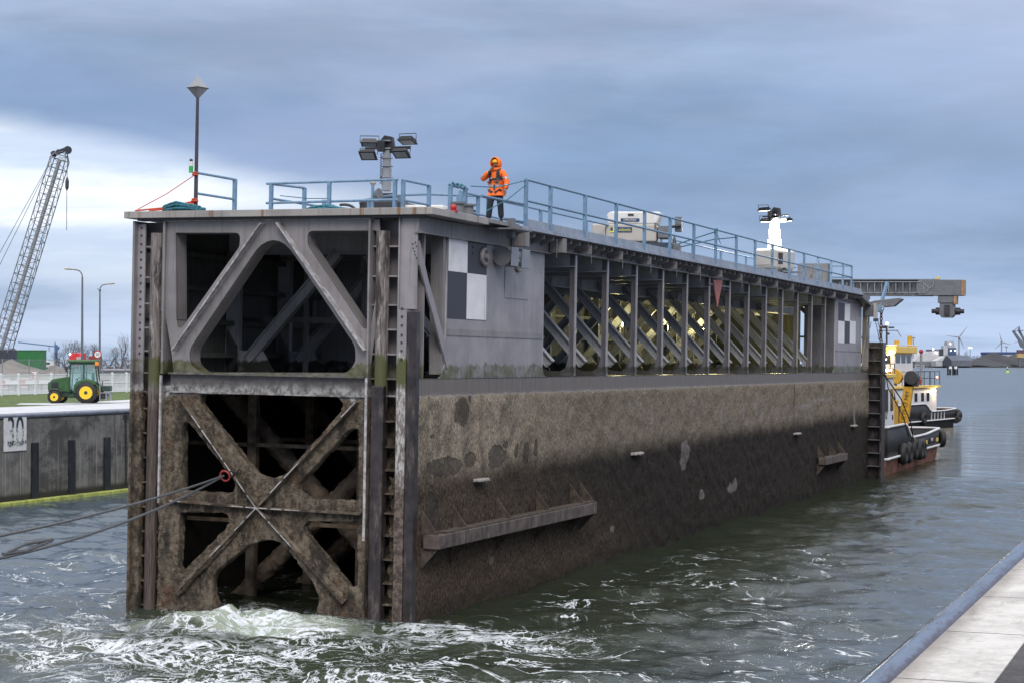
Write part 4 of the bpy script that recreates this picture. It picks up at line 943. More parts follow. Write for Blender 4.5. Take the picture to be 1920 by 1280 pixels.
# bollards
for (y_, lab) in ((2.1, 'nearer grey mushroom bollard left of the man'), (2.75, 'grey mushroom bollard closest to the man')):
    t = on_gate('bollard', lab, 'bollard', .12, y_, 9.84, group='grey bollards on the deck edge')
    part('bollard_post', MB().cyl((0, 0, 0), (0, 0, .30), .14, .13, 18), M['greysteel'], t, smooth=True)
    part('bollard_cap', MB().cyl((0, 0, .28), (0, 0, .33), .19, .19, 18), M['greysteel'], t, smooth=True)
t = on_gate('red_buoy_light', 'small round red marker light on the deck edge near the bollards', 'marker light', .42, 1.1, 9.85)
part('base', MB().box(-.1, .12, -.06, .06, 0, .04), M['redlens'], t); part('dome', MB().ball((0, 0, .10), .085), M['redlens'], t, smooth=True)
# side platform bits
railing([(-.1, 2.05), (-.1, 3.1)], [(-.1, 2.1), (-.1, 3.05)], zt=10.62, rows=(10.60,))
railing([(.30, 3.2), (.34, 4.4), (.42, 5.8)], [], rows=(10.42,))
railing([(.34, 4.6), (.42, 5.8)], [], zt=10.5, rows=(9.95,))
# blue lines past the man
solo('thin_line', MB().tube([G(.2, 2.7, 10.62), G(.45, 3.8, 10.68), G(.48, 5.8, 11.05)], .014, 6), M['blue_rope'], 'upper thin blue line from the low rail past the man to the tall railing', 'rope')
solo('thin_line', MB().tube([G(.5, 3.05, 10.02), G(.52, 4.4, 10.42), G(.48, 5.85, 10.95)], .014, 6), M['blue_rope'], 'lower thin blue line crossing the man at knee height', 'rope')
solo('rope_tangle', MB().tube([G(-.1+.05*math.sin(i*2.1), 2.2+.07*i, 10.62+.05*math.cos(i*1.7)) for i in range(14)], .03, 6), M['blue_rope'], 'blue rope wound along the low rail beside the man', 'rope')
# ropes on the long railing
solo('rope_tangle', MB().tube([G(.48+.05*math.sin(i*2.3), 25.14+.03*math.cos(i), 11.02+.11*math.cos(i*1.9)) for i in range(22)], .026, 6), M['blue_rope'], 'knot of blue rope tied on top of the long railing', 'rope')
solo('railing_rope', MB().tube([G(.46, 25.1, 11.0), G(.2, 23.0, 10.6), G(0, 20.9, 10.2), G(-.1, 20.2, 10.1)], .022, 6), M['blue_rope'], 'blue rope slanting down left from the knot on the long railing', 'rope')
solo('railing_rope', MB().tube([G(.48, 28.1, 11.0), G(.3, 25.5, 10.75), G(0, 22.0, 10.25), G(-.1, 20.4, 10.05)], .022, 6), M['blue_rope'], 'blue rope slanting from the next railing post down to the deck', 'rope')
solo('railing_rope', MB().tube([G(.46, 25.3, 11.0), G(.47, 25.7, 10.7), G(.46, 25.9, 10.62)], .014, 6), M['blue_rope'], 'loose blue rope end dangling from the railing knot', 'rope')
solo('small_antenna', MB().cyl((0, 0, 0), (0, 0, .8), .025, n=8).tube([(0, 0, .62), (0, 0, .82), (0, 0, .98)], [.09, .05, .005], 8), M['dark_metal'], 'short dark spike marker behind the long railing', 'marker', G(-.9, 24.5, 9.9), GR)
# flag plate
mb = MB().prism([HS(1333, 525), HS(1351, 525), HS(1341, 577)], side(0), .06, .09)
pt = solo('pennant_plate', mb, M['red_pale'], 'faded red triangular plate hanging point down between two gate posts', 'marker plate'); pt.matrix_world = GM.to_3x3().normalized().to_4x4()
part('plate_bar', MB().box(.04, .06, HS(1326, 524)[0], HS(1366, 530)[0], 9.12, 9.17), M['greysteel'], gate)
# work lamps inside the gate
def site_lamp(x, y, z, e, lab, col=(1, .88, .42), rz=-math.pi/2):
    t = on_gate('work_lamp', lab, 'work lamp', x, y, z, rz)
    part('housing', MB().box(-.14, .14, .0, .08, -.12, .12), M['black_plastic'], t, bevel=.01)
    part('lamp_face', MB().box(-.11, .11, -.02, .0, -.09, .09), M['lamp_yel'], t)
    part('stand', MB().cyl((0, .04, -1.4), (0, .04, -.12), .02), M['dark_metal'], t)
    L = bpy.data.lights.new('work_light', 'POINT'); L.energy = e; L.color = col; L.shadow_soft_size = .15
    o = bpy.data.objects.new('work_light', L); C.collection.objects.link(o); o.parent = t; o.location = (0, -.2, 0)
site_lamp(-6.0, 49.4, 7.9, 90, 'bright yellow work lamp standing deep inside the gate behind the braces', rz=0)
for x_, y_, e_, lb in ((-4.9, 31.0, 55, 'added unseen yellow lamp among the braces inside the gate, nearest one'), (-4.9, 37.4, 70, 'added unseen yellow lamp among the braces, third from the far end'), (-4.9, 43.2, 75, 'added unseen yellow lamp among the braces, second from the far end'), (-3.2, 51.6, 150, 'yellow work lamp lighting the end bulkhead inside the gate')):
    site_lamp(x_, y_, 7.7, e_, lb)  # lamps among the braces are added to spread the yellow light
# end lamp & box
t = on_gate('end_floodlight', 'grey floodlight box hanging at the upper far corner above the chequered marks', 'floodlight', .25, 56.3, 9.05)
part('housing', MB().box(-.1, .45, -.25, .25, -.35, .3), M['greysteel'], t, bevel=.03)
part('face', MB().box(.40, .5, -.35, .3, -.4, .35), M['offwhite'], t)
part('cable', MB().tube([(.1, -.2, -.35), (.12, -.22, -.7), (.2, -.2, -.95), (.26, -.2, -.6)], .018, 6), M['black_plastic'], t)
o = solo('blue_end_post', MB().bar((.62, 57.6, 9.0), (.95, 58.2, 10.6), .14, .14), M['blue'], 'leaning blue post at the far corner of the gate', 'post'); o.matrix_world = GM.to_3x3().normalized().to_4x4()
t = on_gate('snatch_block', 'jumble of dark steel gear at the far deck corner', 'winch', .5, 58.0, 9.25)
part('gear_body', MB().prism([(-.6, -.1), (.9, .05), (1.35, .42), (1.2, .5), (-.1, .35), (-.6, .2)], lambda a, b, t_: Vector((a, t_, b)), -.3, .3), M['greysteel'], t, bevel=.03)
part('hook', MB().torus((.2, -.3, -.1), (0, 1, 0), .16, .035), M['galv'], t); part('drum', MB().cyl((-.5, -.4, .05), (-.5, .4, .05), .22), M['dark_metal'], t, smooth=True)
def chain(name, pts, lab, r=.10, th=.025, mat='chain'):
    mb = MB(); P_ = [Vector(p) for p in pts]; d_ = 0; tot = []
    for a, b in zip(P_, P_[1:]):
        L_ = (b-a).length; k = 0
        while k*r*1.5 < L_: tot.append((a.lerp(b, k*r*1.5/L_), (b-a).normalized())); k += 1
    for i, (p, t_) in enumerate(tot):
        u = t_.orthogonal().normalized(); w = t_.cross(u)
        if i % 2: u, w = w, u
        ring = [p+t_*math.cos(a)*r+u*math.sin(a)*r*.55 for a in [2*math.pi*q/10 for q in range(10)]]
        mb.tube(ring, th, 5, closed=True)
    return solo(name, mb, M[mat], lab, 'chain')
chain('hanging_chain', [G(.62, 58.4, 9.0), G(.62, 58.4, 7.4)], 'rusty chain hanging at the far end of the gate', .12, .03, 'rustchain')
chain('hanging_chain', [(-31.36, 35.5, 3.75), (-31.36, 35.55, .3)], 'long dark chain hanging down the stained left lock wall', .07, .018)
# mooring line to the tug
solo('mooring_line', MB().tube([G(.55, 58.3, 5.9), G(.9, 58.6, 5.55), Vector((1.2, 62, 4.2)), Vector((1.1, 66, 2.7)), Vector((.8, 69.2, 1.1))], .035, 7), M['rope2'], 'dark mooring line from the gate end down to the near tug', 'mooring line', smooth=True)
solo('mooring_line', MB().tube([G(.6, 58.2, 6.0), G(.9, 58.5, 5.65), G(.95, 58.9, 5.0), Vector((1.15, 63, 3.2)), Vector((.9, 66.5, 1.9))], .03, 7), M['rope2'], 'second slacker line from the gate end to the near tug', 'mooring line', smooth=True)
# tow ropes at the front
sh = Vector(G(*(lambda q: (q[0], -.28, q[1]))(HF(430, 890))))
def sag(a, b, s, n_=10): return [a.lerp(b, k/n_)-Vector((0, 0, s*4*(k/n_)*(1-k/n_))) for k in range(n_+1)]
solo('tow_rope', MB().tube(sag(sh, wd(-90, 1021, 31), .12), .028, 8), M['rope'], 'upper grey tow rope from the red shackle on the crossed frame', 'tow rope', smooth=True)
e2 = wd(-60, 1058, 31.5); k_ = sag(sh, e2, .25, 14)
solo('tow_rope', MB().tube(k_, .03, 8), M['rope'], 'lower grey tow rope with a spliced loop in it', 'tow rope', smooth=True)
sp1 = wd(6, 1038, 32); sp2 = wd(98, 1011, 33.2)
mid = sp1.lerp(sp2, .45)
solo('rope_splice', MB().tube([sp1, mid+Vector((0, 0, .07)), sp2+Vector((0, 0, .01))], .035, 8).tube([sp1, mid-Vector((0, 0, .06)), sp2], .035, 8), M['rope'], 'spliced eye in the lower tow rope at the far left', 'splice', smooth=True)
t = thing('shackle', 'red shackle and short chain where the tow ropes join the crossed frame', 'shackle', sh)
part('bow', MB().torus((.04, 0, 0), (0, 1, .3), .13, .024), M['redpaint'], t, smooth=True)
part('pin', MB().cyl((-.12, 0, -.03), (-.02, 0, .14), .025), M['redpaint'], t)
part('chain_end', MB().torus((.22, 0, .05), (.3, 1, 0), .07, .018).torus((.32, .02, .08), (0, .3, 1), .06, .016).torus((.42, .04, .1), (.3, 1, 0), .06, .016), M['chain'], t)
# ============================================================ THE DECKHAND
pz = G(.05, 4.78, 9.84)
pr_ = thing('person', 'man in orange hooded hi-vis jacket, yellow hard hat and dark trousers, hand at his mouth', 'person', pz, (0, -.017, math.pi-.12)); pr_.scale = (.96, .96, .935)
J = [(0, 0, .96, .13, .10), (0, -.01, 1.12, .12, .09), (0, 0, 1.30, .15, .10), (0, 0, 1.45, .09, .07), (0, .01, 1.54, .055, .055), (0, .03, 1.64, .085, .10), (0, .025, 1.74, .075, .09),
     (.18, 0, 1.44, .055), (.37, .12, 1.23, .045), (.09, .20, 1.47, .03), (-.18, 0, 1.44, .055), (-.30, -.01, 1.18, .045), (-.335, .07, .93, .03),
     (.10, 0, .90, .09), (.175, .03, .50, .06), (.225, -.02, .2, .035), (.235, -.01, .14, .02), (-.10, 0, .90, .09), (-.12, .03, .50, .06), (-.155, -.02, .2, .035), (-.165, -.01, .14, .02)]
E_ = [(0, 1), (1, 2), (2, 3), (3, 4), (4, 5), (5, 6), (3, 7), (7, 8), (8, 9), (3, 10), (10, 11), (11, 12), (0, 13), (13, 14), (14, 15), (15, 16), (0, 17), (17, 18), (18, 19), (19, 20)]
def hand(w, d_, side_, curl):
    """palm and five bent fingers as skin chains from the wrist"""
    w = Vector(w); d_ = Vector(d_).normalized(); s_ = Vector(side_).normalized(); n_ = d_.cross(s_).normalized()
    base = len(J); J.append((*(w+d_*.045), .030, .018)); k0 = base
    ed = []
    for i, ln in enumerate((.065, .078, .082, .070)):
        o_ = s_*(.032-.021*i); p1 = w+d_*.085+o_; p2 = p1+(d_*(1-curl)+n_*curl).normalized()*ln*.5; p3 = p2+(d_*(1-2*curl)+n_*1.4*curl).normalized()*ln*.5
        b_ = len(J); J.extend([(*p1, .010), (*p2, .009), (*p3, .0075)]); ed += [(k0, b_), (b_, b_+1), (b_+1, b_+2)]
    b_ = len(J); t1 = w+d_*.03+s_*.045; t2 = t1+(d_*.7+s_*.4+n_*.4).normalized()*.045
    J.extend([(*t1, .013), (*t2, .0095)]); ed += [(k0, b_), (b_, b_+1)]
    return k0, ed
k0, ed = hand(J[9][:3], (-.45, -.25, .85), (-.2, .9, .2), .45); E_ += [(9, k0)]+ed
k1, ed = hand(J[12][:3], (-.05, .25, -1), (.2, 1, .1), .3); E_ += [(12, k1)]+ed
skpart('body', J, E_, M['skin'], pr_, 2)
# face
fc = part('face', MB().prism([(-.012, 1.60), (.012, 1.60), (.005, 1.66)], lambda a, b, t_: Vector((a, t_, b)), .10, .148), M['skin'], pr_, bevel=.004)
part('beard', MB().ball((0, .085, 1.575), .058, sc=(1, .75, .7)), M['hair'], pr_, smooth=True)
many('eye', [MB().ball((s*.03, .118, 1.66), .011) for s in (-1, 1)], M['black_plastic'], pr_)
many('ear', [MB().ball((s*.088, .02, 1.63), .025, sc=(.4, .8, 1)) for s in (-1, 1)], M['skin'], pr_)
part('mouth', MB().box(-.022, .022, .128, .136, 1.583, 1.59), M['redpaint'], pr_)
hh = part('hard_hat', MB().ball((0, .035, 1.722), .108, 16, 10, (1, 1.12, .74)), M['helmet'], pr_, smooth=True)
part('brim', MB().prism([(-.10, .08), (-.08, .15), (0, .18), (.08, .15), (.10, .08)], lambda a, b, t_: Vector((a, b, 1.71+t_-.12*(b-.08))), -.006, .006), M['helmet'], hh)
hd = MB(); nu = 18
for i in range(nu+1):                      # hood: open shell around hat and face
    a = math.radians(-128+256*i/nu)
    for (yy, rx, rz, zc) in ((-.11, .06, .08, 1.66), (-.10, .12, .15, 1.665), (-.02, .150, .185, 1.665), (.07, .155, .190, 1.67), (.155, .135, .170, 1.672)):
        hd.v.append((rx*math.sin(a), yy, zc+rz*math.cos(a)))
for i in range(nu):
    for j in range(4): q0 = i*5+j; hd.f.append((q0, q0+1, q0+6, q0+5))
hdo = part('hood', hd, M['hivis'], pr_, smooth=True); m_ = hdo.modifiers.new('s', 'SOLIDIFY'); m_.thickness = .02; m_ = hdo.modifiers.new('u', 'SUBSURF'); m_.levels = 1; m_.render_levels = 1
# jacket
JJ = [(0, 0, .96, .225, .165), (0, -.01, 1.10, .215, .16), (0, 0, 1.28, .225, .165), (0, 0, 1.42, .15, .12), (0, 0, 1.53, .10, .10),
      (.20, 0, 1.42, .105), (.38, .12, 1.22, .085), (.26, .17, 1.33, .075), (.13, .205, 1.44, .055), (-.20, 0, 1.42, .105), (-.315, -.01, 1.17, .085), (-.335, .05, .99, .07), (-.34, .07, .93, .058), (0, 0, .90, .20, .145)]
jk = skpart('jacket', JJ, [(0, 1), (1, 2), (2, 3), (3, 4), (3, 5), (5, 6), (6, 7), (7, 8), (3, 9), (9, 10), (10, 11), (11, 12), (0, 13)], M['hivis'], pr_, 2)
from mathutils.bvhtree import BVHTree
def wrapband(lo_, hi_, fn_sel, mat, name, off=.006):
    """band of tape laid on the jacket: copies the faces whose centre passes fn_sel, slightly proud"""
    me = jk.data; mb = MB()
    bm = bmesh.new(); bm.from_mesh(me); bmesh.ops.subdivide_edges(bm, edges=bm.edges[:], cuts=1, use_grid_fill=True); bm.normal_update()
    vs = {}; 
    for f_ in bm.faces:
        c_ = f_.calc_center_median()
        if fn_sel(c_):
            for v_ in f_.verts:
                if v_.index not in vs or True: pass
            mb.add([v_.co+v_.normal*off for v_ in f_.verts], [tuple(range(len(f_.verts)))])
    bm.free()
    if mb.v: part(name, mb, mat, jk, smooth=True)
wrapband(0, 0, lambda c: 1.00 < c.z < 1.055 and abs(c.x) < .24, M['reflect'], 'reflective_band')
wrapband(0, 0, lambda c: c.z > 1.05 and c.z < 1.42 and .095 < abs(c.x) < .15 and c.y > .0, M['reflect'], 'reflective_band')
wrapband(0, 0, lambda c: c.x < -.23 and 1.24 < c.z < 1.29, M['reflect'], 'reflective_band')
wrapband(0, 0, lambda c: c.x < -.23 and 1.03 < c.z < 1.08, M['reflect'], 'reflective_band')
wrapband(0, 0, lambda c: c.x > .29 and .10 < c.y and 1.29 < c.z < 1.34, M['reflect'], 'reflective_band')
wrapband(0, 0, lambda c: c.z > 1.14 and c.z < 1.5 and -.155 < c.x < -.07 and c.y > .02, M['harness'], 'life_vest', .03)
wrapband(0, 0, lambda c: c.z > 1.14 and c.z < 1.5 and .08 < c.x < .14 and c.y > .02, M['harness'], 'life_vest', .03)
wrapband(0, 0, lambda c: 1.205 < c.z < 1.245 and abs(c.x) < .2, M['harness'], 'harness_strap', .018)
wrapband(0, 0, lambda c: .93 < c.z < 1.22 and abs(c.x+.01) < .014 and c.y > 0, M['harness'], 'zip', .008)
part('buckle', MB().box(.02, .07, .19, .215, 1.22, 1.28), M['galv'], jk)
part('collar', MB().torus((0, .02, 1.52), (0, .15, 1), .10, .045, 18, 8), M['hivis'], jk, smooth=True)
TR = [(0, 0, .95, .165, .125), (.10, 0, .86, .125), (.15, .03, .66, .10), (.18, .03, .46, .09), (.235, -.01, .12, .085), (-.10, 0, .86, .125), (-.13, .02, .66, .10), (-.15, .02, .46, .09), (-.165, -.01, .12, .085)]
skpart('trousers', TR, [(0, 1), (1, 2), (2, 3), (3, 4), (0, 5), (5, 6), (6, 7), (7, 8)], M['trouser'], pr_, 2)
for s, x_ in ((1, .24), (-1, -.17)):
    skpart('boot', [(x_, -.04, .05, .05, .045), (x_, .05, .05, .052, .042), (x_+s*.015, .17, .035, .045, .032), (x_, -.02, .15, .055)], [(0, 1), (1, 2), (0, 3)], M['boot'], pr_, 2)
# ============================================================ TUGS
M['hullblack'] = flat('black_tug_hull', (.010, .010, .013), .62, var=.4, sc=1.2, dirt=(.07, .045, .035))
M['hullrust'] = flat('rust_red_hull_bottom', (.20, .085, .055), .7, var=.4, sc=1.5, dirt=(.10, .06, .045))
M['tugwhite'] = flat('tug_white', (.68, .68, .70), .4, var=.05, sc=1, dirt=(.5, .47, .43))
M['rusty_inner'] = flat('brown_deck_inner', (.16, .08, .05), .7, var=.3)
def hull(t, hb, y0, y1, rnd_, zrail, zrub, mats, cap='tugwhite', ny=40):
    """vertical-sided tug hull, squared-off rounded end at y1, lofted in three strakes"""
    def plan(off):
        pts = []
        ys = [y0+(y1-rnd_-y0)*i/ny for i in range(ny+1)]
        right = [(hb+off, y) for y in ys]
        arc = [((hb+off-rnd_)+rnd_*math.cos(a), y1-rnd_+(rnd_+off)*math.sin(a)) for a in [math.pi/2*k/10 for k in range(1, 11)]]
        left = [(-x, y) for x, y in reversed(right+arc)]
        return right+arc+left
    def strake(name, za, zb, oa, ob_, mat, th=None):
        A, B = plan(oa), plan(ob_); mb = MB(); n_ = len(A)
        for (x, y), (x2, y2) in zip(A, B):
            mb.v.append((x, y, za(y) if callable(za) else za)); mb.v.append((x2, y2, zb(y2) if callable(zb) else zb))
        for i in range(n_-1): mb.f.append((2*i, 2*i+2, 2*i+3, 2*i+1))
        mb.f.append((2*n_-2, 0, 1, 2*n_-1))
        o = part(name, mb, M[mat], t, smooth=True)
        if th: m_ = o.modifiers.new('s', 'SOLIDIFY'); m_.thickness = th; m_.offset = 0
        return o
    strake('hull_bottom', -1, zrub, -.35, 0, mats[1]); o = strake('hull_side', zrub, zrail, 0, .05, mats[0], .06)
    strake('rub_rail', zrub-.06, zrub+.06, .06, .06, 'tugwhite' if mats[2] else mats[0], .16)
    strake('bulwark_cap', lambda y: zrail(y)-.02, lambda y: zrail(y)+.10, .07, .07, cap, .14)
    A = plan(-.1); part('deck', MB().add([(x, y, zrub+.25) for x, y in A], [tuple(range(len(A)))]), M['rusty_inner'], t)
    return o
def tyre(parent, x, y, z, R, r, ax=(1, 0, 0)):
    return part('tyre_fender', MB().torus((x, y, z), ax, R-r, r, 22, 10), M['tyre'], parent, smooth=True)
sst = lambda e0, e1, v: (lambda u: u*u*(3-2*u))(min(1, max(0, (v-e0)/(e1-e0))))
# near tug (pushing in line with the gate)
t1 = thing('tugboat', 'near tug with black hull, rusty bottom, big tyres and a yellow deck crane', 'tugboat', (-2.9, 60.2, 0), group='tugs at the gate end')
zr1 = lambda y: 2.62-.86*sst(6.0, 8.6, y)+.16*sst(13, 20, y)
hull(t1, 3.55, .3, 20.6, 1.6, zr1, .92, ('hullblack', 'hullrust', True))
h_ = part('deckhouse', MB().box(-2.1, 2.1, 1.5, 11.4, 1.1, 5.25), M['tugwhite'], t1, bevel=.08)
for y_ in (8.2, 10.0): part('window', MB().box(2.1, 2.12, y_, y_+1.0, 3.3, 4.6), M['window'], h_)
part('porthole', MB().cyl((2.08, 10.7, 2.9), (2.13, 10.7, 2.9), .17), M['window'], h_)
text('lettering', 'K7', .62, M['black'], h_, (2.125, 8.6, 3.05), (math.pi/2, 0, math.pi/2))
part('roof_band', MB().box(-2.2, 2.2, 1.4, 11.6, 5.25, 5.5), M['yel_pale'], h_, bevel=.04)
part('rail', MB().tube([(2.1, 2, 6.1), (2.1, 11.5, 6.1)], .03, 6).tube([(2.1, 2, 5.8), (2.1, 11.5, 5.8)], .02, 6), M['dark_metal'], h_)
many('rail_post', [MB().tube([(2.1, y_, 5.5), (2.1, y_, 6.1)], .03, 6) for y_ in (4, 6, 8, 10, 11.5)], M['dark_metal'], h_)
many('roof_lamp', [MB().ball((2.0, y_, 5.72), .09) for y_ in (9.4, 10.6)], M['lamp_white'], h_)
part('roof_lamp', MB().ball((2.0, 10, 5.72), .09), M['lamp_red'], h_)
cr = part('crane_base', MB().box(1.2, 2.1, 11.4, 12.9, 1.1, 3.9), M['yellow'], t1, bevel=.05)
am = part('crane_arm', MB().prism([(1.80, 1.5), (2.35, 1.4), (2.85, 4.9), (2.35, 5.25)], lambda a, b, t_: Vector((a, t_, b)), 13.7, 14.25), M['yellow'], cr, bevel=.05)
text('lettering', 'LIETS 17 MM', .36, M['black'], am, (2.38, 13.69, 3.45), (math.pi/2, 0, 0)).rotation_euler = (math.pi/2, math.radians(-81), 0)
part('crane_knuckle', MB().cyl((1.7, 13.6, 5.3), (1.7, 14.3, 5.3), .48, n=20), M['yellow'], cr, smooth=True)
part('winch', MB().cyl((2.75, 13.5, 5.25), (2.75, 14.4, 5.25), .42, n=18).box(2.3, 3.1, 13.7, 14.2, 4.7, 5.3), M['dark_metal'], cr, smooth=True)
part('hydraulic_hose', MB().tube([(1.2, 13.6, 4.8), (1.7, 13.55, 4.3), (2.0, 13.6, 2.5)], .06, 8).tube([(1.0, 13.6, 4.9), (1.3, 13.5, 5.0), (1.9, 13.5, 4.8)], .07, 8), M['black_plastic'], cr)
part('capstan', MB().cyl((2.6, 8.8, 1.4), (2.6, 8.8, 2.35), .2, n=14), M['greysteel'], t1, smooth=True)
for y_ in (4.7, 6.4, 8.4, 10.4, 11.4): tyre(t1, 3.75, y_, 1.02+(.12 if y_ == 8.4 else 0), .64, .22)
tyre(t1, 3.2, 20.75, 1.35, .60, .23, (.35, 1, 0)); tyre(t1, 3.65, 19.9, 1.30, .58, .22, (1, .5, 0))
part('name_board', MB().box(3.62, 3.64, 15.2, 16.8, 1.22, 1.52), M['hullblack'], t1)
text('lettering', 'IMMTE', .30, M['tugwhite'], t1, (3.66, 16.0, 1.38), (math.pi/2, 0, math.pi/2))
many('hull_mark', [MB().box(3.6, 3.63, a, a+.9, 1.18, 1.42) for a in (13.4, 17.9)], M['yel_pale'], t1)
part('coiled_hawser', MB().torus((2.2, 15, 1.5), (0, 0, 1), .5, .08).torus((2.2, 15, 1.62), (0, 0, 1), .45, .08), M['offwhite'], t1)
# far tug
t2 = thing('tugboat', 'far tug with tall white wheelhouse, lit lamps and yellow upper deck edge', 'tugboat', (-13.0, 129.9, 0), (0, 0, math.radians(-8.6)), group='tugs at the gate end')
zr2 = lambda y: 2.3-.75*sst(3.0, 5.2, y)+.12*sst(9, 14, y)
hull(t2, 4.2, -12, 14.6, 2.2, zr2, .75, ('hullblack', 'hullblack', True))
h_ = part('deckhouse', MB().box(-3, 3, -6, 11, 1.0, 3.76), M['tugwhite'], t2, bevel=.25)
for y_ in (3.9, 5.9, 7.6): part('window', MB().box(3.0, 3.02, y_, y_+.85, 2.5, 3.3), M['window'], h_)
ud = part('upper_deck', MB().box(-3.2, 3.2, -6, 11.6, 3.76, 3.98), M['yel_pale'], t2, bevel=.04)
rl = part('deck_rail', MB().tube([(3.1, -5, 5.3), (3.1, 11.5, 5.3), (-3.1, 11.5, 5.3)], .035, 6).tube([(3.1, -5, 4.65), (3.1, 11.5, 4.65), (-3.1, 11.5, 4.65)], .025, 6), M['dark_metal'], t2)
many('rail_post', [MB().tube([(3.1, -5+1.65*k, 3.98), (3.1, -5+1.65*k, 5.3)], .035, 6) for k in range(11)]+[MB().tube([(x_, 11.5, 3.98), (x_, 11.5, 5.3)], .035, 6) for x_ in (-3, -1, 1, 2.2)], M['dark_metal'], rl)
wh = part('wheelhouse', MB().prism([(-2.1, .8), (2.1, .8), (2.1, 6.2), (1.5, 7.4), (-1.5, 7.4), (-2.1, 6.2)], lambda a, b, t_: Vector((a, b, t_)), 3.98, 7.0), M['tugwhite'], t2, bevel=.06)
part('window', MB().box(-1.7, -.4, .77, .8, 6.1, 6.9), M['window'], wh); part('window', MB().box(.35, 1.75, .77, .8, 6.1, 6.9), M['window'], wh)
for y_ in (1.2, 2.8, 4.4): part('window', MB().box(2.1, 2.12, y_, y_+1.2, 6.1, 6.85), M['window'], wh)
for k in range(3): part('inside_lamp', MB().ball((.75+.28*k, .74, 6.45), .055), M['lamp_white'], wh)
part('wheelhouse_roof', MB().prism([(-2.4, .4), (2.4, .4), (2.5, 6.4), (1.7, 7.8), (-1.7, 7.8), (-2.5, 6.4)], lambda a, b, t_: Vector((a, b, t_)), 7.0, 7.65), M['yel_pale'], wh, bevel=.08)
part('roof_rim', MB().tube([(-2.4, .4, 7.75), (2.4, .4, 7.75), (2.5, 6.4, 7.75), (1.7, 7.8, 7.75)], .05, 6), M['tugwhite'], wh)
many('vent_pipe', [MB().cyl((1.9, 6.0, 7.6), (1.9, 6.0, 8.65), .24), MB().cyl((1.2, 4.2, 7.6), (1.2, 4.2, 8.2), .24)], M['yellow'], wh, smooth=True)
ma = part('mast', MB().tube([(.9, 2.2, 7.6), (.9, 2.2, 9.9)], .09, 8).tube([(.1, 2.2, 9.1), (2.0, 2.2, 9.1)], .04, 6).tube([(.2, 2.2, 9.1), (.1, 2.2, 8.2)], .02, 6).tube([(1.9, 2.2, 9.1), (2.3, 2.2, 8.5)], .03, 6).box(.5, .8, 2.1, 2.3, 9.3, 9.55).box(1.1, 1.6, 2.1, 2.3, 9.3, 9.45).box(.9, 1.15, 2.1, 2.3, 8.7, 8.9), M['dark_metal'], wh)
part('mast_light', MB().ball((.95, 2.15, 9.75), .13), M['lamp_white'], ma)
la = part('folded_ladder', MB().bar((.4, 2.0, 7.7), (-.15, 2.0, 10.1), .05, .05).bar((.65, 2.0, 7.7), (.1, 2.0, 10.1), .05, .05).box(-.3, .15, 1.9, 2.1, 9.95, 10.25), M['dark_metal'], wh)
many('ladder_rung', [MB().bar((.4-.55*k/8, 2.0, 7.7+2.3*k/8), (.65-.55*k/8, 2.0, 7.7+2.3*k/8), .03, .03) for k in range(1, 8)], M['dark_metal'], la)
part('warm_floodlight', MB().ball((1.85, .3, 7.05), .20), M['lamp_warm'], wh)
part('radar', MB().box(1.5, 2.2, .1, .3, 6.8, 6.95), M['offwhite'], wh)
part('deck_lamp', MB().ball((3.08, 9.8, 3.55), .10), M['lamp_warm'], h_)
part('stern_light', MB().ball((3.1, 10.6, 4.75), .10), M['lamp_red'], t2)
part('funnel_pipe', MB().tube([(2.2, 8.5, 3.98), (2.2, 8.5, 7.1)], .12, 10), M['galv'], t2, smooth=True); part('pipe_ball', MB().ball((2.2, 8.5, 7.2), .22), M['redpaint'], t2, smooth=True)
part('life_raft', MB().ball((1.9, 8.0, 4.4), .55, sc=(1, .8, .7)), M['redpaint'], t2, smooth=True)
part('deck_crane', MB().box(-1.6, -.6, -1.2, -.6, 3.98, 5.3).box(.6, 1.6, -.2, .4, 3.98, 5.6), M['black_plastic'], t2, bevel=.08)
for z_, e_, p_ in (((0, 0, 0), 40, (1.95, .1, 6.95)), ((0, 0, 0), 14, (3.3, 9.9, 3.4))):
    L = bpy.data.lights.new('deck_light', 'POINT'); L.energy = e_*7; L.color = (1, .66, .3); L.shadow_soft_size = .2
    o = bpy.data.objects.new('deck_light', L); C.collection.objects.link(o); o.parent = t2; o.location = p_
many('stanchion', [MB().box(4.22, 4.3, 5.0+k*1.0, 5.08+k*1.0, .8, 1.6) for k in range(5)], M['tugwhite'], t2)
tyre(t2, 4.35, 2.3, 1.0, .62, .22); tyre(t2, 3.9, 14.5, 1.0, .62, .25, (.5, 1, 0)); tyre(t2, 4.4, 13.2, .85, .5, .22)
part('bow_fender', MB().tube([(4.4, 12.4, .6), (4.2, 13.9, .7), (3.0, 14.9, .8), (0, 15.0, .8)], .35, 10), M['tyre'], t2, smooth=True)
# ============================================================ LEFT BANK
xw = -31.4
def WY(px, py, x_=xw):
    d = Vector(ray(px, py)); t_ = (x_-CAM[0])/d.x; p = Vector(CAM)+d*t_; return p.y, p.z

slots = [(58, 70, 829), (128, 139, 824), (194, 205, 819), (-20, -8, 835)]
for a, b, top in slots:
    ya, zt_ = WY(a, top); yb, _ = WY(b, top)
    part('fender_slot', MB().box(-.02, .10, ya-30, yb-30, .1, zt_), M['slot'], lwall, bevel=.02)
for k in range(12):
    y_ = 37+2.9*k-30; part('fender_slot', MB().box(-.02, .10, y_, y_+.45, .1, 2.65), M['slot'], lwall, bevel=.02)
o = part('chain_recess', MB().box(-.01, .03, 35.3-30, 35.8-30, 3.45, 3.68), M['black'], lwall)
solo('floating_fender_beam', MB().box(xw-.0, xw+.45, -60, 120, -.3, .14), M['lime'], 'lime green floating timber beam along the foot of the left lock wall', 'fender', bevel=.03)
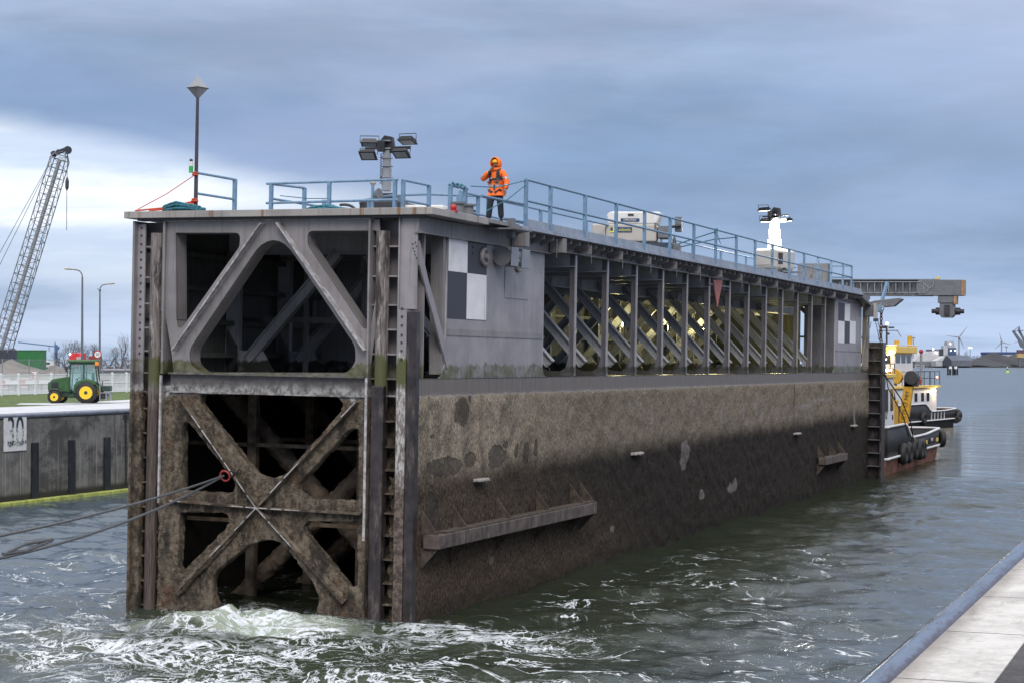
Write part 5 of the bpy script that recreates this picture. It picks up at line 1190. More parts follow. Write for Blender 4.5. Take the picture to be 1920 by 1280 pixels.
# worn depth board "30"
ya, zt_ = WY(6, 781); yb, zb_ = WY(48, 843)
t = thing('depth_board', 'scratched white board with a worn black 30 on the left lock wall', 'sign', (xw+.02, (ya+yb)/2, zb_))
wd_, ht = yb-ya, zt_-zb_
part('board', MB().box(0, .03, -wd_/2, wd_/2, 0, ht), M['boardwhite'], t)
tx = text('lettering', '30', 1.0, M['scratchblack'], t, (.036, .0, ht*.52), (math.pi/2, 0, math.pi/2), sx=1.25, sy=1.9)
part('dark_scuff', MB().prism([(-wd_*.34, .30), (-wd_*.2, .22), (0, .28), (wd_*.25, .2), (wd_*.48, .30), (wd_*.48, .44), (wd_*.1, .42), (-.1, .47), (-wd_*.35, .42)], lambda a, b, t_: Vector((t_, a, b)), .034, .040), M['scratchblack'], t)
# tractor (local x = image right, y = away)
tp = frame_cam(150, 100, 3.96)
tr = thing('tractor', 'small green tractor with glazed cab and yellow wheel rims parked on the left quay', 'tractor', tp, (0, 0, YAW+.10))
def wheel(x_, y_, R, w_, nm='wheel'):
    o = part('tyre', MB().tube([(x_, y_-w_/2, R), (x_, y_-w_*.36, R), (x_, y_+w_*.36, R), (x_, y_+w_/2, R)], [R*.86, R, R, R*.86], 26), M['tyre'], tr, smooth=True)
    o.name = 'wheel'
    part('rim', MB().tube([(x_, y_-w_/2-.015, R), (x_, y_-w_/2+.05, R), (x_, y_-w_/2+.06, R)], [R*.60, R*.56, R*.1], 22), M['rimyellow'], o, smooth=True)
    part('hub', MB().cyl((x_, y_-w_/2-.03, R), (x_, y_-w_/2+.05, R), R*.16), M['darkgreen'], o)
    lug = MB()
    for k in range(22):
        a = 2*math.pi*k/22; c_ = Vector((x_+R*math.cos(a), y_, R+R*math.sin(a)))
        lug.bar(c_+Vector((0, -w_*.45, 0)), c_+Vector((.04*math.sin(a), w_*.45, -.04*math.cos(a))), .035, .05)
    part('tread', lug, M['tyre'], o)
wheel(-1.28, -.55, .355, .24); wheel(-1.1, .6, .355, .24); wheel(.42, -.6, .585, .42); wheel(.62, .6, .585, .42)
b_ = part('bonnet', MB().prism([(-1.62, .72), (-1.62, 1.12), (-1.45, 1.32), (-.75, 1.44), (-.52, 1.44), (-.52, .62), (-1.4, .62)], lambda a, b, t_: Vector((a, t_, b)), -.28, .28), M['green'], tr, bevel=.05)
part('grille', MB().box(-1.66, -1.6, -.22, .22, .70, 1.15), M['black_plastic'], b_)
part('side_vent', MB().box(-1.5, -1.1, -.295, -.28, .85, 1.15), M['black_plastic'], b_)
part('chassis', MB().box(-1.5, .6, -.2, .2, .35, .7).box(-.55, .3, -.5, .5, .30, .5), M['darkgreen'], tr, bevel=.03)
part('fender', MB().tube([(.42+.68*math.cos(a), -.6, .585+.68*math.sin(a)) for a in [math.radians(k) for k in range(20, 176, 12)]], .06, 8), M['green'], tr, smooth=True)
part('fender', MB().prism([(-.28, .62), (-.22, 1.0), (.05, 1.25), (.5, 1.32), (.95, 1.2), (.95, 1.0), (.6, 1.1), (.2, 1.05), (-.1, .85), (-.16, .55)], lambda a, b, t_: Vector((a, t_, b)), -.75, -.38), M['green'], tr, bevel=.03)
part('front_fender', MB().tube([(-1.28+.42*math.cos(a), -.55, .355+.42*math.sin(a)) for a in [math.radians(k) for k in range(20, 150, 13)]], .05, 8), M['black_plastic'], tr)
cb = part('cab_frame', MB().bar((-.52, -.5, .62), (-.42, -.48, 2.18), .06, .06).bar((-.52, .5, .62), (-.42, .48, 2.18), .06, .06).bar((.28, -.55, 1.0), (.28, -.5, 2.18), .07, .07).bar((.28, .55, 1.0), (.28, .5, 2.18), .07, .07)
     .bar((1.0, -.5, 1.15), (.88, -.48, 2.18), .06, .06).bar((1.0, .5, 1.15), (.88, .48, 2.18), .06, .06).box(-.5, .95, -.5, -.46, 2.10, 2.2).box(-.5, .95, .46, .5, 2.10, 2.2).box(-.52, -.45, -.5, .5, .62, .95), M['darkgreen'], tr)
part('door_glass', MB().prism([(-.48, .75), (.25, 1.0), (.25, 2.1), (-.40, 2.1)], lambda a, b, t_: Vector((a, t_, b)), -.50, -.49), M['cabglass'], cb)
part('rear_side_glass', MB().prism([(.31, 1.25), (.95, 1.25), (.87, 2.1), (.31, 2.1)], lambda a, b, t_: Vector((a, t_, b)), -.50, -.49), M['cabglass'], cb)
part('seat', MB().box(.35, .75, -.22, .22, .95, 1.1).box(.65, .78, -.22, .22, 1.1, 1.65), M['black_plastic'], cb, bevel=.04)
part('steering_wheel', MB().torus((-.1, 0, 1.35), (-.6, 0, 1), .17, .02).cyl((-.1, 0, 1.35), (-.3, 0, .9), .03), M['black_plastic'], cb)
part('roof', MB().box(-.58, 1.05, -.60, .60, 2.2, 2.36), M['green'], tr, bevel=.07)
part('beacon', MB().cyl((-.52, -.35, 2.34), (-.52, -.35, 2.42), .04), M['orange'], tr); part('rear_lamp', MB().box(.88, 1.08, -.66, -.58, 2.05, 2.25), M['orange'], tr, bevel=.02)
part('mirror', MB().box(-.68, -.62, -.72, -.60, 1.7, 2.0).bar((-.45, -.5, 1.9), (-.65, -.66, 1.9), .02, .02), M['black_plastic'], tr)
part('exhaust', MB().cyl((-.66, -.2, 1.4), (-.66, -.2, 2.0), .03), M['dark_metal'], tr)
im = part('implement_frame', MB().box(1.12, 1.17, -.6, -.55, .15, 1.3).box(1.12, 1.17, .5, .55, .15, 1.3).box(1.15, 1.75, -.6, -.55, .55, .6).box(1.12, 1.5, -.6, .5, 1.22, 1.28).box(1.45, 1.5, -.6, -.55, .15, .6).box(1.70, 1.75, -.6, -.55, .15, .6).box(1.15, 1.75, .5, .55, .55, .6), M['galv'], tr)
part('spreader_box', MB().box(1.2, 1.68, -.5, .5, .65, .95), M['darkgreen'], im, bevel=.03); part('roller', MB().cyl((1.35, -.5, .4), (1.35, .5, .4), .17), M['black_plastic'], im)
# light patch under tractor
struct('quay_apron', MB().add([(-38.9, 40.2, 3.972), (-38.9, 58, 3.972), (-44.0, 58, 3.972), (-41.2, 46, 3.972), (-43.0, 43, 3.972), (-41.5, 40.6, 3.972)], [(0, 1, 2, 3, 4, 5)]), M['cop_far'])
# white picket fence
fx = -57.8
t = thing('picket_fence', 'long white picket fence between the grass and the building yard', 'fence', (fx, 50, 3.95))
y_ = -2.0
while y_ < 48:
    mb = MB().box(-.03, .03, y_, y_+1.85, 1.36, 1.42).box(-.03, .03, y_, y_+1.85, .74, .80).box(-.03, .03, y_, y_+1.85, .08, .30)
    for k in range(15): mb.box(-.015, .015, y_+.06+.12*k, y_+.095+.12*k, .08, 1.36)
    part('fence_panel', mb, M['fencewhite'], t); part('fence_post', MB().box(-.06, .06, y_-.06, y_+.06, 0, 1.5), M['fencewhite'], t)
    y_ += 1.85
# taller mesh fence behind
t = thing('mesh_fence', 'taller grey wire mesh fence standing behind the white picket fence', 'fence', (-76, 60, 3.95))
for k in range(14):
    y_ = k*3.6
    part('fence_post', MB().tube([(0, y_, 0), (0, y_, 2.5)], .05, 6), M['galv'], t)
    mb = MB().box(-.02, .02, y_, y_+3.6, 2.42, 2.46)
    for z_ in (.4, .9, 1.4, 1.9): mb.box(-.006, .006, y_, y_+3.6, z_, z_+.012)
    for j in range(24): mb.box(-.006, .006, y_+.15*j, y_+.15*j+.012, .1, 2.42)
    part('mesh_panel', mb, M['galv'], t)
# boards and barriers behind the fence
def LB(px, depth, z=3.95): return frame_cam(px, depth, z)
def bench(px, d, w_):
    t = thing('barrier_board', {22: 'white barrier board on dark legs behind the left end of the fence', 58: 'white barrier board on dark legs beside the red barriers'}.get(px, 'white barrier board on dark legs nearest the tractor hood'), 'barrier', LB(px, d), (0, 0, YAW), 'white boards behind the picket fence')
    part('board', MB().box(-w_/2, w_/2, -.03, .03, .72, .98), M['fencewhite'], t)
    many('leg', [MB().box(x_, x_+.09, -.04, .04, 0, .72) for x_ in (-w_*.3, w_*.25)], M['black_plastic'], t)
bench(22, 128, .9); bench(58, 128, .75); bench(84, 129, .8)
def redbar(px, d, w_, z, lab):
    t = thing('road_barrier', lab, 'barrier', LB(px, d, z), (0, 0, YAW), 'red and white barriers')
    part('frame', MB().box(-w_/2, w_/2, -.02, .02, 0, .08).box(-w_/2, w_/2, -.02, .02, .62, .7), M['fencewhite'], t)
    many('red_board', [MB().box(-w_/2+w_*k/5+.02, -w_/2+w_*k/5+w_*.12, -.03, .03, .08, .62) for k in range(5)], M['redpaint2'], t)
redbar(6, 135, 1.0, 4.25, 'red and white barrier at the far left edge behind the fence'); redbar(46, 138, .65, 4.3, 'red and white barrier left of the middle fence post'); redbar(65, 140, .4, 4.75, 'small red barrier raised beside the white boards')
# heaps, bank
def heap(name, px, d, w_, dp, h_, mat, lab, cat, z0=3.9, grp=None, sd=0, nn=26):
    c_ = LB(px, d, z0); mb = MB()
    for j in range(nn+1):
        for i in range(nn+1):
            u, v_ = i/nn*2-1, j/nn*2-1; r_ = math.sqrt(u*u+v_*v_)
            z_ = h_*max(0, 1-r_)**.8*(1+.35*noise.noise(Vector((u*2.3+sd, v_*2.3, sd))))+ (0 if r_ < 1 else -.3)
            mb.v.append((u*w_/2, v_*dp/2, z_))
    for j in range(nn):
        for i in range(nn): a = j*(nn+1)+i; mb.f.append((a, a+1, a+nn+2, a+nn+1))
    return solo(name, mb, mat, lab, cat, c_, (0, 0, YAW), grp, smooth=True)
heap('sand_heap', 22, 172, 12, 14, 2.6, M['sand'], 'wide pale grey sand heap below the green container', 'sand heap', grp='heaps in the yard', sd=1)
heap('sand_heap', 96, 165, 6.5, 9, 2.0, M['sand'], 'smaller grey sand heap behind the tractor hood', 'sand heap', grp='heaps in the yard', sd=4)
struct('embankment', MB().prism([(-30, 0), (-27, 1.1), (40, 1.1), (44, 0)], lambda a, b, t_: frame_cam(35, 235+t_, 3.9)+Vector((C_*a*1.0, S_*a, b)), -25, 60), M['yard'])
t = thing('container', 'bright green shipping container on the bank behind the fences', 'container', LB(49, 232, 5.0), (0, 0, YAW))
part('container_body', MB().box(-1.95, 1.95, 0, 2.4, 0, 2.62), M['contgreen'], t)
many('corrugation', [MB().box(-1.9+.24*k, -1.8+.24*k, -.04, 0, .1, 2.5) for k in range(16)], M['contgreen'], t)
part('roof_rim', MB().box(-2.0, 2.0, -.06, 2.45, 2.6, 2.7), M['contgreen'], t)
# low building and vehicles behind
t = thing('low_building', 'long low grey building beyond the mesh fence on the left', 'building', LB(222, 210, 3.9), (0, 0, YAW))
part('wall', MB().box(-2.6, 4, 0, 6, 0, 1.35), M['shedgrey'], t); part('roof', MB().box(-2.8, 4.2, -.3, 6.3, 1.35, 1.5), M['shedroof'], t)
many('window', [MB().box(-2.2+.9*k, -1.7+.9*k, -.03, 0, .5, 1.0) for k in range(6)], M['window'], t)
def van(px, d, z, col, lab, w_=1.9, h_=1.5):
    t = thing('parked_van', lab, 'van', LB(px, d, z), (0, 0, YAW), 'vans in the yard')
    part('body', MB().prism([(-w_/2, .35), (-w_/2, h_), (w_*.3, h_), (w_*.42, h_*.65), (w_/2, h_*.55), (w_/2, .35)], lambda a, b, t_: Vector((a, t_, b)), 0, 1.6), M[col], t, bevel=.05)
    part('windscreen', MB().box(-w_*.35, w_*.25, -.02, 0, h_*.6, h_*.88), M['window'], t)
    many('wheel', [MB().cyl((x_, -.03, .3), (x_, .2, .3), .28) for x_ in (-w_*.3, w_*.3)], M['tyre'], t)
van(80, 300, 5.0, 'whitebody', 'small white van left of the tower crane mast'); van(89, 296, 5.0, 'whitebody', 'white van nearer the tractor cab on the bank', 1.6, 1.3)
t = thing('red_truck', 'red truck cab with two white lights showing over the tractor roof', 'truck', LB(142, 255, 5.1), (0, 0, YAW))
part('cab', MB().box(-.9, .9, 0, 2.5, .5, 2.35), M['redpaint2'], t, bevel=.08); part('cream_panel', MB().box(.1, .75, -.04, 0, 1.2, 1.8), M['offwhite'], t)
many('light', [MB().ball((x_, -.05, 2.15), .10) for x_ in (-.8, .85)], M['lamp_white'], t); many('wheel', [MB().cyl((x_, -.02, .4), (x_, .3, .4), .4) for x_ in (-.6, .6)], M['tyre'], t)
t = thing('red_container', 'rusty red container partly hidden by the round sign', 'container', LB(173, 250, 5.1), (0, 0, YAW))
part('container_body', MB().box(-.55, .8, 0, 2.4, 0, 1.9), M['redbrown'], t); many('corrugation', [MB().box(-.5+.2*k, -.42+.2*k, -.03, 0, .1, 1.8) for k in range(6)], M['redbrown'], t)
# round sign
t = thing('speed_sign', 'round white sign with red rim and black 30 above the tractor', 'road sign', LB(183, 128), (0, 0, YAW))
z_ = 6.2+(678-664)/26.8-3.95
part('pole', MB().cyl((0, .03, 0), (0, .03, z_), .035), M['galv'], t)
s_ = part('red_rim', MB().cyl((0, -.02, z_), (0, .02, z_), .285, n=28), M['redlens'], t, smooth=False); part('white_disc', MB().cyl((0, -.03, z_), (0, -.02, z_), .215, n=28), M['fencewhite'], s_)
text('lettering', '30', .27, M['black'], s_, (0, -.036, z_), (math.pi/2, 0, 0))
# street lamps
def street_lamp(px, d, ytop, s, lab, spike):
    sc_ = 3434/d; z_ = 6.2+(678-ytop)/sc_-3.95
    t = thing('street_lamp', lab, 'street lamp', LB(px, d), (0, 0, YAW), 'street lamps on the left bank')
    part('pole', MB().tube([(0, 0, 0), (0, 0, z_*.5), (0, 0, z_-.6)], [.09, .075, .055], 10), M['lampgrey'], t, smooth=True)
    arm = [(0, 0, z_-.6)]+[(s*(.35-.35*math.cos(a)), 0, z_-.6+.45*math.sin(a)) for a in [math.radians(k) for k in range(15, 91, 15)]]+[(s*.62, 0, z_-.1)]
    part('arm', MB().tube(arm, .04, 8), M['lampgrey'], t, smooth=True)
    part('lamp_head', MB().tube([(s*.55, 0, z_-.10), (s*.7, 0, z_-.07), (s*1.0, 0, z_-.05), (s*1.15, 0, z_-.06)], [.04, .09, .09, .04], 10), M['lamphead'], t, smooth=True)
    if spike: part('side_lamp', MB().tube([(0, 0, z_-.62), (-.2, 0, z_-.45)], .03, 6).ball((0, 0, z_-.58), .1), M['lampgrey'], t)
street_lamp(154, 115, 502, -1, 'taller street lamp with its arm curving left above the tractor', False); street_lamp(187, 140, 530, 1, 'street lamp with its arm curving right over the round sign', True)
# bare trees
def bare_tree(seed, H, spread=.55):
    r_ = random.Random(seed); tr_, cr_ = MB(), MB()
    def grow(p, d_, L, R, dep, mb):
        q = p+d_*L; mb.tube([p, q], [R, R*.6], 5 if dep > 1 else 3, caps=False)
        if dep == 0: return
        for k in range(r_.choice((3, 3, 4)) if dep > 1 else 5):
            a = r_.uniform(0, 6.28); s = r_.uniform(.25, spread)*(1.2 if dep < 3 else 1)
            u = d_.orthogonal().normalized(); w = d_.cross(u); nd = (d_+(u*math.cos(a)+w*math.sin(a))*s+Vector((0, 0, .15))).normalized()
            grow(p.lerp(q, r_.uniform(.55, 1)), nd, L*r_.uniform(.6, .82), R*.42, dep-1, cr_)
    grow(Vector((0, 0, 0)), Vector((0, 0, 1)), H*.28, H*.020, 5, tr_)
    return tr_, cr_
protos = []
for sd, sp_ in ((3, .5), (8, .7), (12, .35)):
    a_, c_ = bare_tree(sd, 10, sp_); protos.append((a_.mesh('trunk', M['bark']), c_.mesh('crown', M['bark2'])))
tl = ['bushy bare tree', 'slim bare tree', 'wide bare tree', 'low bare tree']
specs = [(112, 300, 5.2, 0, 'low bare tree by the tower crane'), (122, 290, 6.4, 1, 'bare tree behind the red truck, left one'), (132, 300, 7.4, 2, 'slender bare tree rising left of the first lamp pole'), (141, 310, 7.6, 0, 'bushy bare tree right behind the first lamp pole'), (150, 300, 6.4, 1, 'bare tree just right of the first lamp pole'),
    (163, 290, 6.8, 2, 'bare tree between the two lamp poles'), (172, 310, 7.0, 0, 'bushy bare tree left of the round sign'), (204, 270, 5.0, 1, 'low bare tree right of the second lamp pole'), (217, 280, 6.0, 0, 'bare tree above the low grey building'), (229, 262, 8.0, 2, 'tallest bare tree close to the lock gate'), (240, 275, 6.2, 1, 'bare tree touching the edge of the lock gate')]
for i, (px, d, h_, k, lab) in enumerate(specs):
    t = thing('bare_tree', lab, 'tree', LB(px, d, 3.9), (0, 0, i*1.3), 'bare trees on the left bank')
    ob('trunk', protos[k][0], t); ob('crown', protos[k][1], t); t.scale = (h_/9.0*1.15, h_/9.0*1.15, h_/9.4)
# hedge line
hm = MB(); r_ = random.Random(4)
for k in range(1400):
    px = r_.uniform(96, 250); p = LB(px, 330+r_.uniform(-6, 6), 3.9+r_.uniform(0, 2.4+.7*math.sin(px*.3)))
    a = r_.uniform(0, 6.28); s_ = r_.uniform(.1, .25)
    hm.add([p+Vector((math.cos(a)*s_, math.sin(a)*s_, 0)), p+Vector((-math.sin(a)*s_, 0, s_)), p+Vector((0, math.cos(a)*s_, -s_))], [(0, 1, 2)])
tag(solo('hedge', hm, M['bark2'], 'low bare scrub growing beyond the yard', 'scrub'), kind='stuff')
# lattice crane
base = wd(-22, 735, 200); tip = wd(112, 300, 200)
t = thing('crawler_crane', 'tall grey lattice boom crane leaning right at the left edge', 'crane', LB(-25, 200))
def lattice(A, B, w0, w1, nb, r1=.06, r2=.03, up=Vector((0, 0, 1))):
    t_ = (B-A).normalized(); a_ = Vector((-S_, C_, 0)); b_ = t_.cross(a_).normalized(); mb = MB(); mb2 = MB()
    def cn(u, i):
        w_ = w0+(w1-w0)*u; s = ((-1, -1), (1, -1), (1, 1), (-1, 1))[i]; return A.lerp(B, u)+a_*s[0]*w_/2+b_*s[1]*w_/2
    for i in range(4): mb.tube([cn(0, i), cn(1, i)], r1, 6)
    for k in range(nb):
        for i in range(4):
            j = (i+1) % 4; u0, u1 = k/nb, (k+1)/nb
            mb2.tube([cn(u0, i if k % 2 else j), cn(u1, j if k % 2 else i)], r2, 4, caps=False); mb2.tube([cn(u0, i), cn(u0, j)], r2, 4, caps=False)
    return mb, mb2
off = t.location
def rel(mb): return mb.xf(Matrix.Translation(-off))
a_, b_ = lattice(base, tip, 1.9, 1.7, 26); bo = part('boom', rel(a_), M['cranegrey'], t); part('lacing', rel(b_), M['cranegrey'], bo)
a_, b_ = lattice(tip, wd(117, 283, 200), 1.7, .8, 2); part('boom_top', rel(a_.add(b_.v, b_.f)), M['cranegrey'], bo)
part('inner_pendant', rel(MB().tube([base.lerp(tip, .05), tip], .22, 8)), M['galv'], bo)
hd = part('boom_head', rel(MB().bar(wd(97, 290, 200), wd(129, 279, 200), .8, .35).cyl(wd(127, 282, 199.6), wd(127, 282, 200.4), .45).cyl(wd(101, 289, 199.7), wd(101, 289, 200.3), .35)), M['cranedark'], bo)
part('hoist_line', rel(MB().tube([wd(127, 284, 200), wd(125.5, 340, 200), wd(125, 432, 200)], .035, 5)), M['cranedark'], t)
part('hook_block', rel(MB().tube([wd(126, 333, 200), wd(126, 340, 200), wd(125.6, 352, 200), wd(125.4, 358, 200)], [.08, .2, .2, .05], 8)), M['cranedark'], t)
many('pendant_line', [rel(MB().tube([wd(*p, 200), wd(*q2, 200)], .03, 5)) for p, q2 in (((98, 296), (-8, 488)), ((92, 310), (-6, 508)), ((-2, 476), (-60, 600)), ((122, 300), (24, 655)))], M['cranedark'], t)
part('machine_house', rel(MB().box(-3, 3, -2, 2, 1.2, 3.6).xf(Matrix.Translation(LB(-28, 201)) @ Matrix.Rotation(YAW, 4, 'Z'))), M['cranedark'], t, bevel=.1)
part('crawler_track', rel(MB().box(-3.2, 3.2, -2.2, 2.2, 0, 1.1).xf(Matrix.Translation(LB(-28, 201)) @ Matrix.Rotation(YAW, 4, 'Z'))), M['tyre'], t, bevel=.3)
t = thing('excavator', 'dark machine arm beside the green container at the left edge', 'excavator', LB(6, 225, 5.0), (0, 0, YAW))
part('arm', MB().tube([(-1.6, 0, 1.6), (0, 0, 2.4), (1.3, 0, 2.75), (1.7, 0, 2.4)], .17, 8), M['cranedark'], t); part('body', MB().box(-2, -.2, -1, 1, .4, 1.9), M['cranedark'], t, bevel=.1)
part('window_light', MB().ball((-.1, -.9, 1.9), .28, sc=(1.6, .4, .8)), M['offwhite'], t)
# tower crane
t = thing('tower_crane', 'pale blue tower crane with a long level jib far behind the yard', 'crane', LB(105, 1500, 3))
P2 = lambda px, py: wd(px, py, 1500)-t.location
part('tower', MB().bar(P2(105, 680), P2(105, 646), 1.9, 1.9), M['cranefar'], t); jb = part('jib', MB().bar(P2(112, 650.5), P2(34, 641.5), 1.0, .9), M['cranefar'], t)
part('apex', MB().bar(P2(103.5, 648), P2(103, 641), .7, .7), M['cranefar'], t); part('counterweight', MB().bar(P2(108, 651), P2(108, 655), 2, 2), M['cranefar'], t); part('hoist', MB().bar(P2(92, 649), P2(92, 658), .4, .4), M['cranefar'], t)
# ============================================================ FAR SHORE (about 2 km off) AND THINGS IN THE WATER
D = 2050.0; SP = 3434.4/D
def Q(px, py, dd=0):                       # local to a shore frame: x right, z up
    s = 3434.4/(D+dd); return ((px-960)/s, dd, 6.2+(678.14-py)/s)
shore_rot = (0, 0, YAW)
shore0 = Vector((CAM[0]-S_*D, CAM[1]+C_*D, 0))
def shore_thing(name, lab, cat, px, dd=0, group=None):
    s = 3434.4/(D+dd); o_ = Matrix.Rotation(YAW, 3, 'Z') @ Vector(((px-960)/s, dd, 0))
    t = thing(name, lab, cat, shore0+o_+Vector((0, 0, 1.4)), shore_rot, group); t['px'] = px; t['dd'] = dd; return t
def bx(t, a, b, yt, yb, dp, dd2=0):        # box between pixels a..b, yt..yb of depth dp metres
    dd = t['dd']; s = 3434.4/(D+dd); X = lambda p: (p-t['px'])/s; Z = lambda p: 6.2+(678.14-p)/s-1.4
    return MB().box(X(a), X(b), dd2, dd2+dp, Z(yb), Z(yt))
def pl(t, pts, dp, dd2=0):
    dd = t['dd']; s = 3434.4/(D+dd)
    return MB().prism([((a-t['px'])/s, 6.2+(678.14-b)/s-1.4) for a, b in pts], lambda a, b, t_: Vector((a, t_, b)), dd2, dd2+dp)
land = MB()
R3 = Matrix.Rotation(YAW, 3, 'Z')
def SL(x, y, z): v = R3 @ Vector((x, y, 0)); return (shore0.x+v.x, shore0.y+v.y, z)
x0_, x1_ = (1560-960)/SP, (2100-960)/SP
land.add([SL(x0_, 0, -1), SL(x1_, 0, -1), SL(x1_, 0, 1.4), SL(x0_, 0, 1.4), SL(x0_*2, 4200, 1.4), SL(x1_*3, 4200, 1.4)], [(0, 1, 2, 3), (3, 2, 5, 4)])
struct('far_shore', land, M['shoredark'])
t = shore_thing('warehouse', 'white pitched roof shed at the left end of the far shore', 'warehouse', 1732, 20)
part('wall', bx(t, 1716, 1752, 677, 686, 60), M['farwall'], t); part('roof', pl(t, [(1714, 677), (1728, 662), (1746, 660), (1756, 677)], 60), M['farroof'], t)
t = shore_thing('warehouse', 'big white roofed warehouse with a ridge box left of the silos', 'warehouse', 1750, 60)
part('wall', bx(t, 1738, 1760, 677, 686, 50), M['farwall2'], t); rf = part('roof', pl(t, [(1736, 677), (1748, 657), (1768, 657), (1760, 677)], 50), M['farroof'], t)
part('ridge_box', bx(t, 1747, 1763, 654.5, 657.5, 30), M['farwall2'], rf)
many('lamp', [MB().ball(tuple(Vector(((a-1750)/1.627, -2, 6.2+(678.14-b)/1.627-1.4))), .9, 8, 6) for a, b in ((1749, 654), (1754.5, 661), (1767, 651))], M['farlamp'], t)
t = shore_thing('silo_tower', 'tall pale grain tower with a dark blue silo block on the far shore', 'silo', 1778, 10)
part('shaft', bx(t, 1769, 1777, 648, 686, 12), M['farpale'], t); part('head_house', pl(t, [(1776, 640), (1788, 639), (1791, 652), (1776, 652)], 14), M['farpale2'], t)
part('silo_block', bx(t, 1777, 1793, 651.5, 686, 16), M['farblue'], t); part('stair_shaft', bx(t, 1764.5, 1769, 654, 686, 10), M['fardark'], t)
many('lamp', [MB().ball(((a-1778)/1.667, -1, 6.2+(678.14-b)/1.667-1.4), .7, 8, 6) for a, b in ((1782.5, 657), (1790.5, 657), (1781.5, 644.5))], M['farlamp'], t)
t = shore_thing('warehouse', 'pale gabled shed in front of the grain tower', 'warehouse', 1762, -10)
part('wall', bx(t, 1755, 1769, 676, 686, 25), M['farpale'], t); part('roof', pl(t, [(1755, 676), (1772, 667), (1778, 668), (1769, 678)], 25), M['farroof'], t)
t = shore_thing('warehouse', 'long dark warehouse with a grey blue roof right of the silos', 'warehouse', 1795, -14)
part('gable', pl(t, [(1769, 686), (1769, 676), (1775, 666), (1784, 675), (1784, 686)], 20), M['fardark'], t)
part('roof', pl(t, [(1775, 666), (1815, 666), (1826, 675), (1784, 675)], 18, 1), M['farroof2'], t); part('wall', bx(t, 1784, 1823, 675, 686, 16, 1), M['farwall2'], t)
t = shore_thing('long_shed', 'long blue roofed shed behind the coal heaps', 'warehouse', 1880, 320)
part('wall', bx(t, 1851, 1925, 663, 684, 30), M['farwall2'], t); part('roof', bx(t, 1851, 1927, 659.5, 664, 34), M['farblue2'], t)
t = shore_thing('pale_shed', 'pale low shed seen in the dip between two coal heaps', 'warehouse', 1884, 180)
part('wall', bx(t, 1870, 1903, 664.5, 684, 20), M['farpale'], t)
def coal(px, d_, w_, h_, lab, sd):
    c_ = shore_thing('x', 'y', 'z', px, d_); loc = c_.location.copy(); bpy.data.objects.remove(c_)
    mb = MB(); nn = 20
    for j in range(nn+1):
        for i in range(nn+1):
            u, v_ = i/nn*2-1, j/nn*2-1; r_ = min(1, max(abs(u), abs(v_)*1.0)); r_ = math.sqrt(u*u*.8+v_*v_*.8)
            mb.v.append((u*w_/2, v_*40, h_*max(0, 1-r_)*(1+.25*noise.noise(Vector((u*3, v_*3, sd))))))
    for j in range(nn):
        for i in range(nn): a = j*(nn+1)+i; mb.f.append((a, a+1, a+nn+2, a+nn+1))
    solo('coal_heap', mb, M['coal'], lab, 'coal heap', loc, shore_rot, 'coal heaps on the far shore', smooth=True)
coal(1812, 40, 70, 11, 'low dark coal heap in front of the long dark warehouse', 1); coal(1866, 90, 86, 16, 'broad dark coal heap left of the pale shed', 2); coal(1914, 100, 90, 16, 'dark coal heap at the right edge below the harbour crane', 3); coal(1842, 60, 60, 9, 'small coal heap right of the bare far trees', 5)
# turbines
def turbine(px, hub, ybase, d_, tips, lab, part_only=False):
    t = shore_thing('wind_turbine', lab, 'wind turbine', px, d_, 'wind turbines on the horizon'); s = 3434.4/(D+d_)
    X = lambda p: (p-px)/s; Z = lambda p: 6.2+(678.14-p)/s-1.4
    part('tower', MB().tube([(0, 0, 0), (0, 0, Z(hub))], [1.9, 1.2], 10), M['turbine'], t, smooth=True)
    part('nacelle', MB().box(-1.4, 1.4, -3, 4, Z(hub)-1.4, Z(hub)+1.4), M['turbine'], t)
    for a, b in tips:
        e = Vector((X(a), -3.2, Z(b))); h_ = Vector((0, -3.2, Z(hub))); part('blade', MB().tube([h_, h_.lerp(e, .2), e], [.8, 1.25, .25], 6), M['turbine'], t, smooth=True)
    return t
turbine(1798, 632, 668, 1500, ((1813, 612), (1772, 629), (1807.5, 654)), 'nearest wind turbine rising right of the silo tower')
turbine(1878, 641.5, 660, 1900, ((1873, 624), (1864, 655), (1896, 646)), 'smaller wind turbine above the blue roofed shed')
turbine(1919, 636, 660, 2100, ((1900, 643), (1924, 618), (1929, 650)), 'wind turbine mostly hidden behind the harbour crane')
# harbour crane
t = shore_thing('harbour_crane', 'grey harbour crane with angled boom at the right edge', 'crane', 1914, 30)
def lp(a, b, w_=1.0):
    s = 3434.4/(D+30); f_ = lambda p: Vector(((p[0]-1914)/s, 2, 6.2+(678.14-p[1])/s-1.4)); return MB().bar(f_(a), f_(b), w_, w_)
bo = part('boom', pl(t, [(1899, 621.5), (1902, 620), (1924, 648), (1924, 655), (1914, 650), (1909, 637)], 3), M['cranefar2'], t)
part('stay', lp((1900, 621), (1912.5, 612), .7), M['cranefar2'], t); part('second_boom', pl(t, [(1910.5, 619), (1914, 612), (1915, 619), (1926, 640), (1923, 642)], 2, 4), M['cranefar2'], t)
part('crossbar', lp((1908, 620), (1920, 620), .9), M['cranefar2'], t); part('sheave', bx(t, 1899, 1906, 620, 622, 2), M['cranefar2'], t)
part('machine_house', bx(t, 1909.5, 1930, 655.5, 662.5, 8), M['cranehouse'], t); part('base_house', bx(t, 1908, 1932, 662.5, 670, 9, -1), M['cranetan'], t)
part('portal', bx(t, 1911, 1914, 670, 686, 3).add(bx(t, 1924, 1927, 670, 686, 3).v, bx(t, 1924, 1927, 670, 686, 3).f), M['cranefar2'], t)
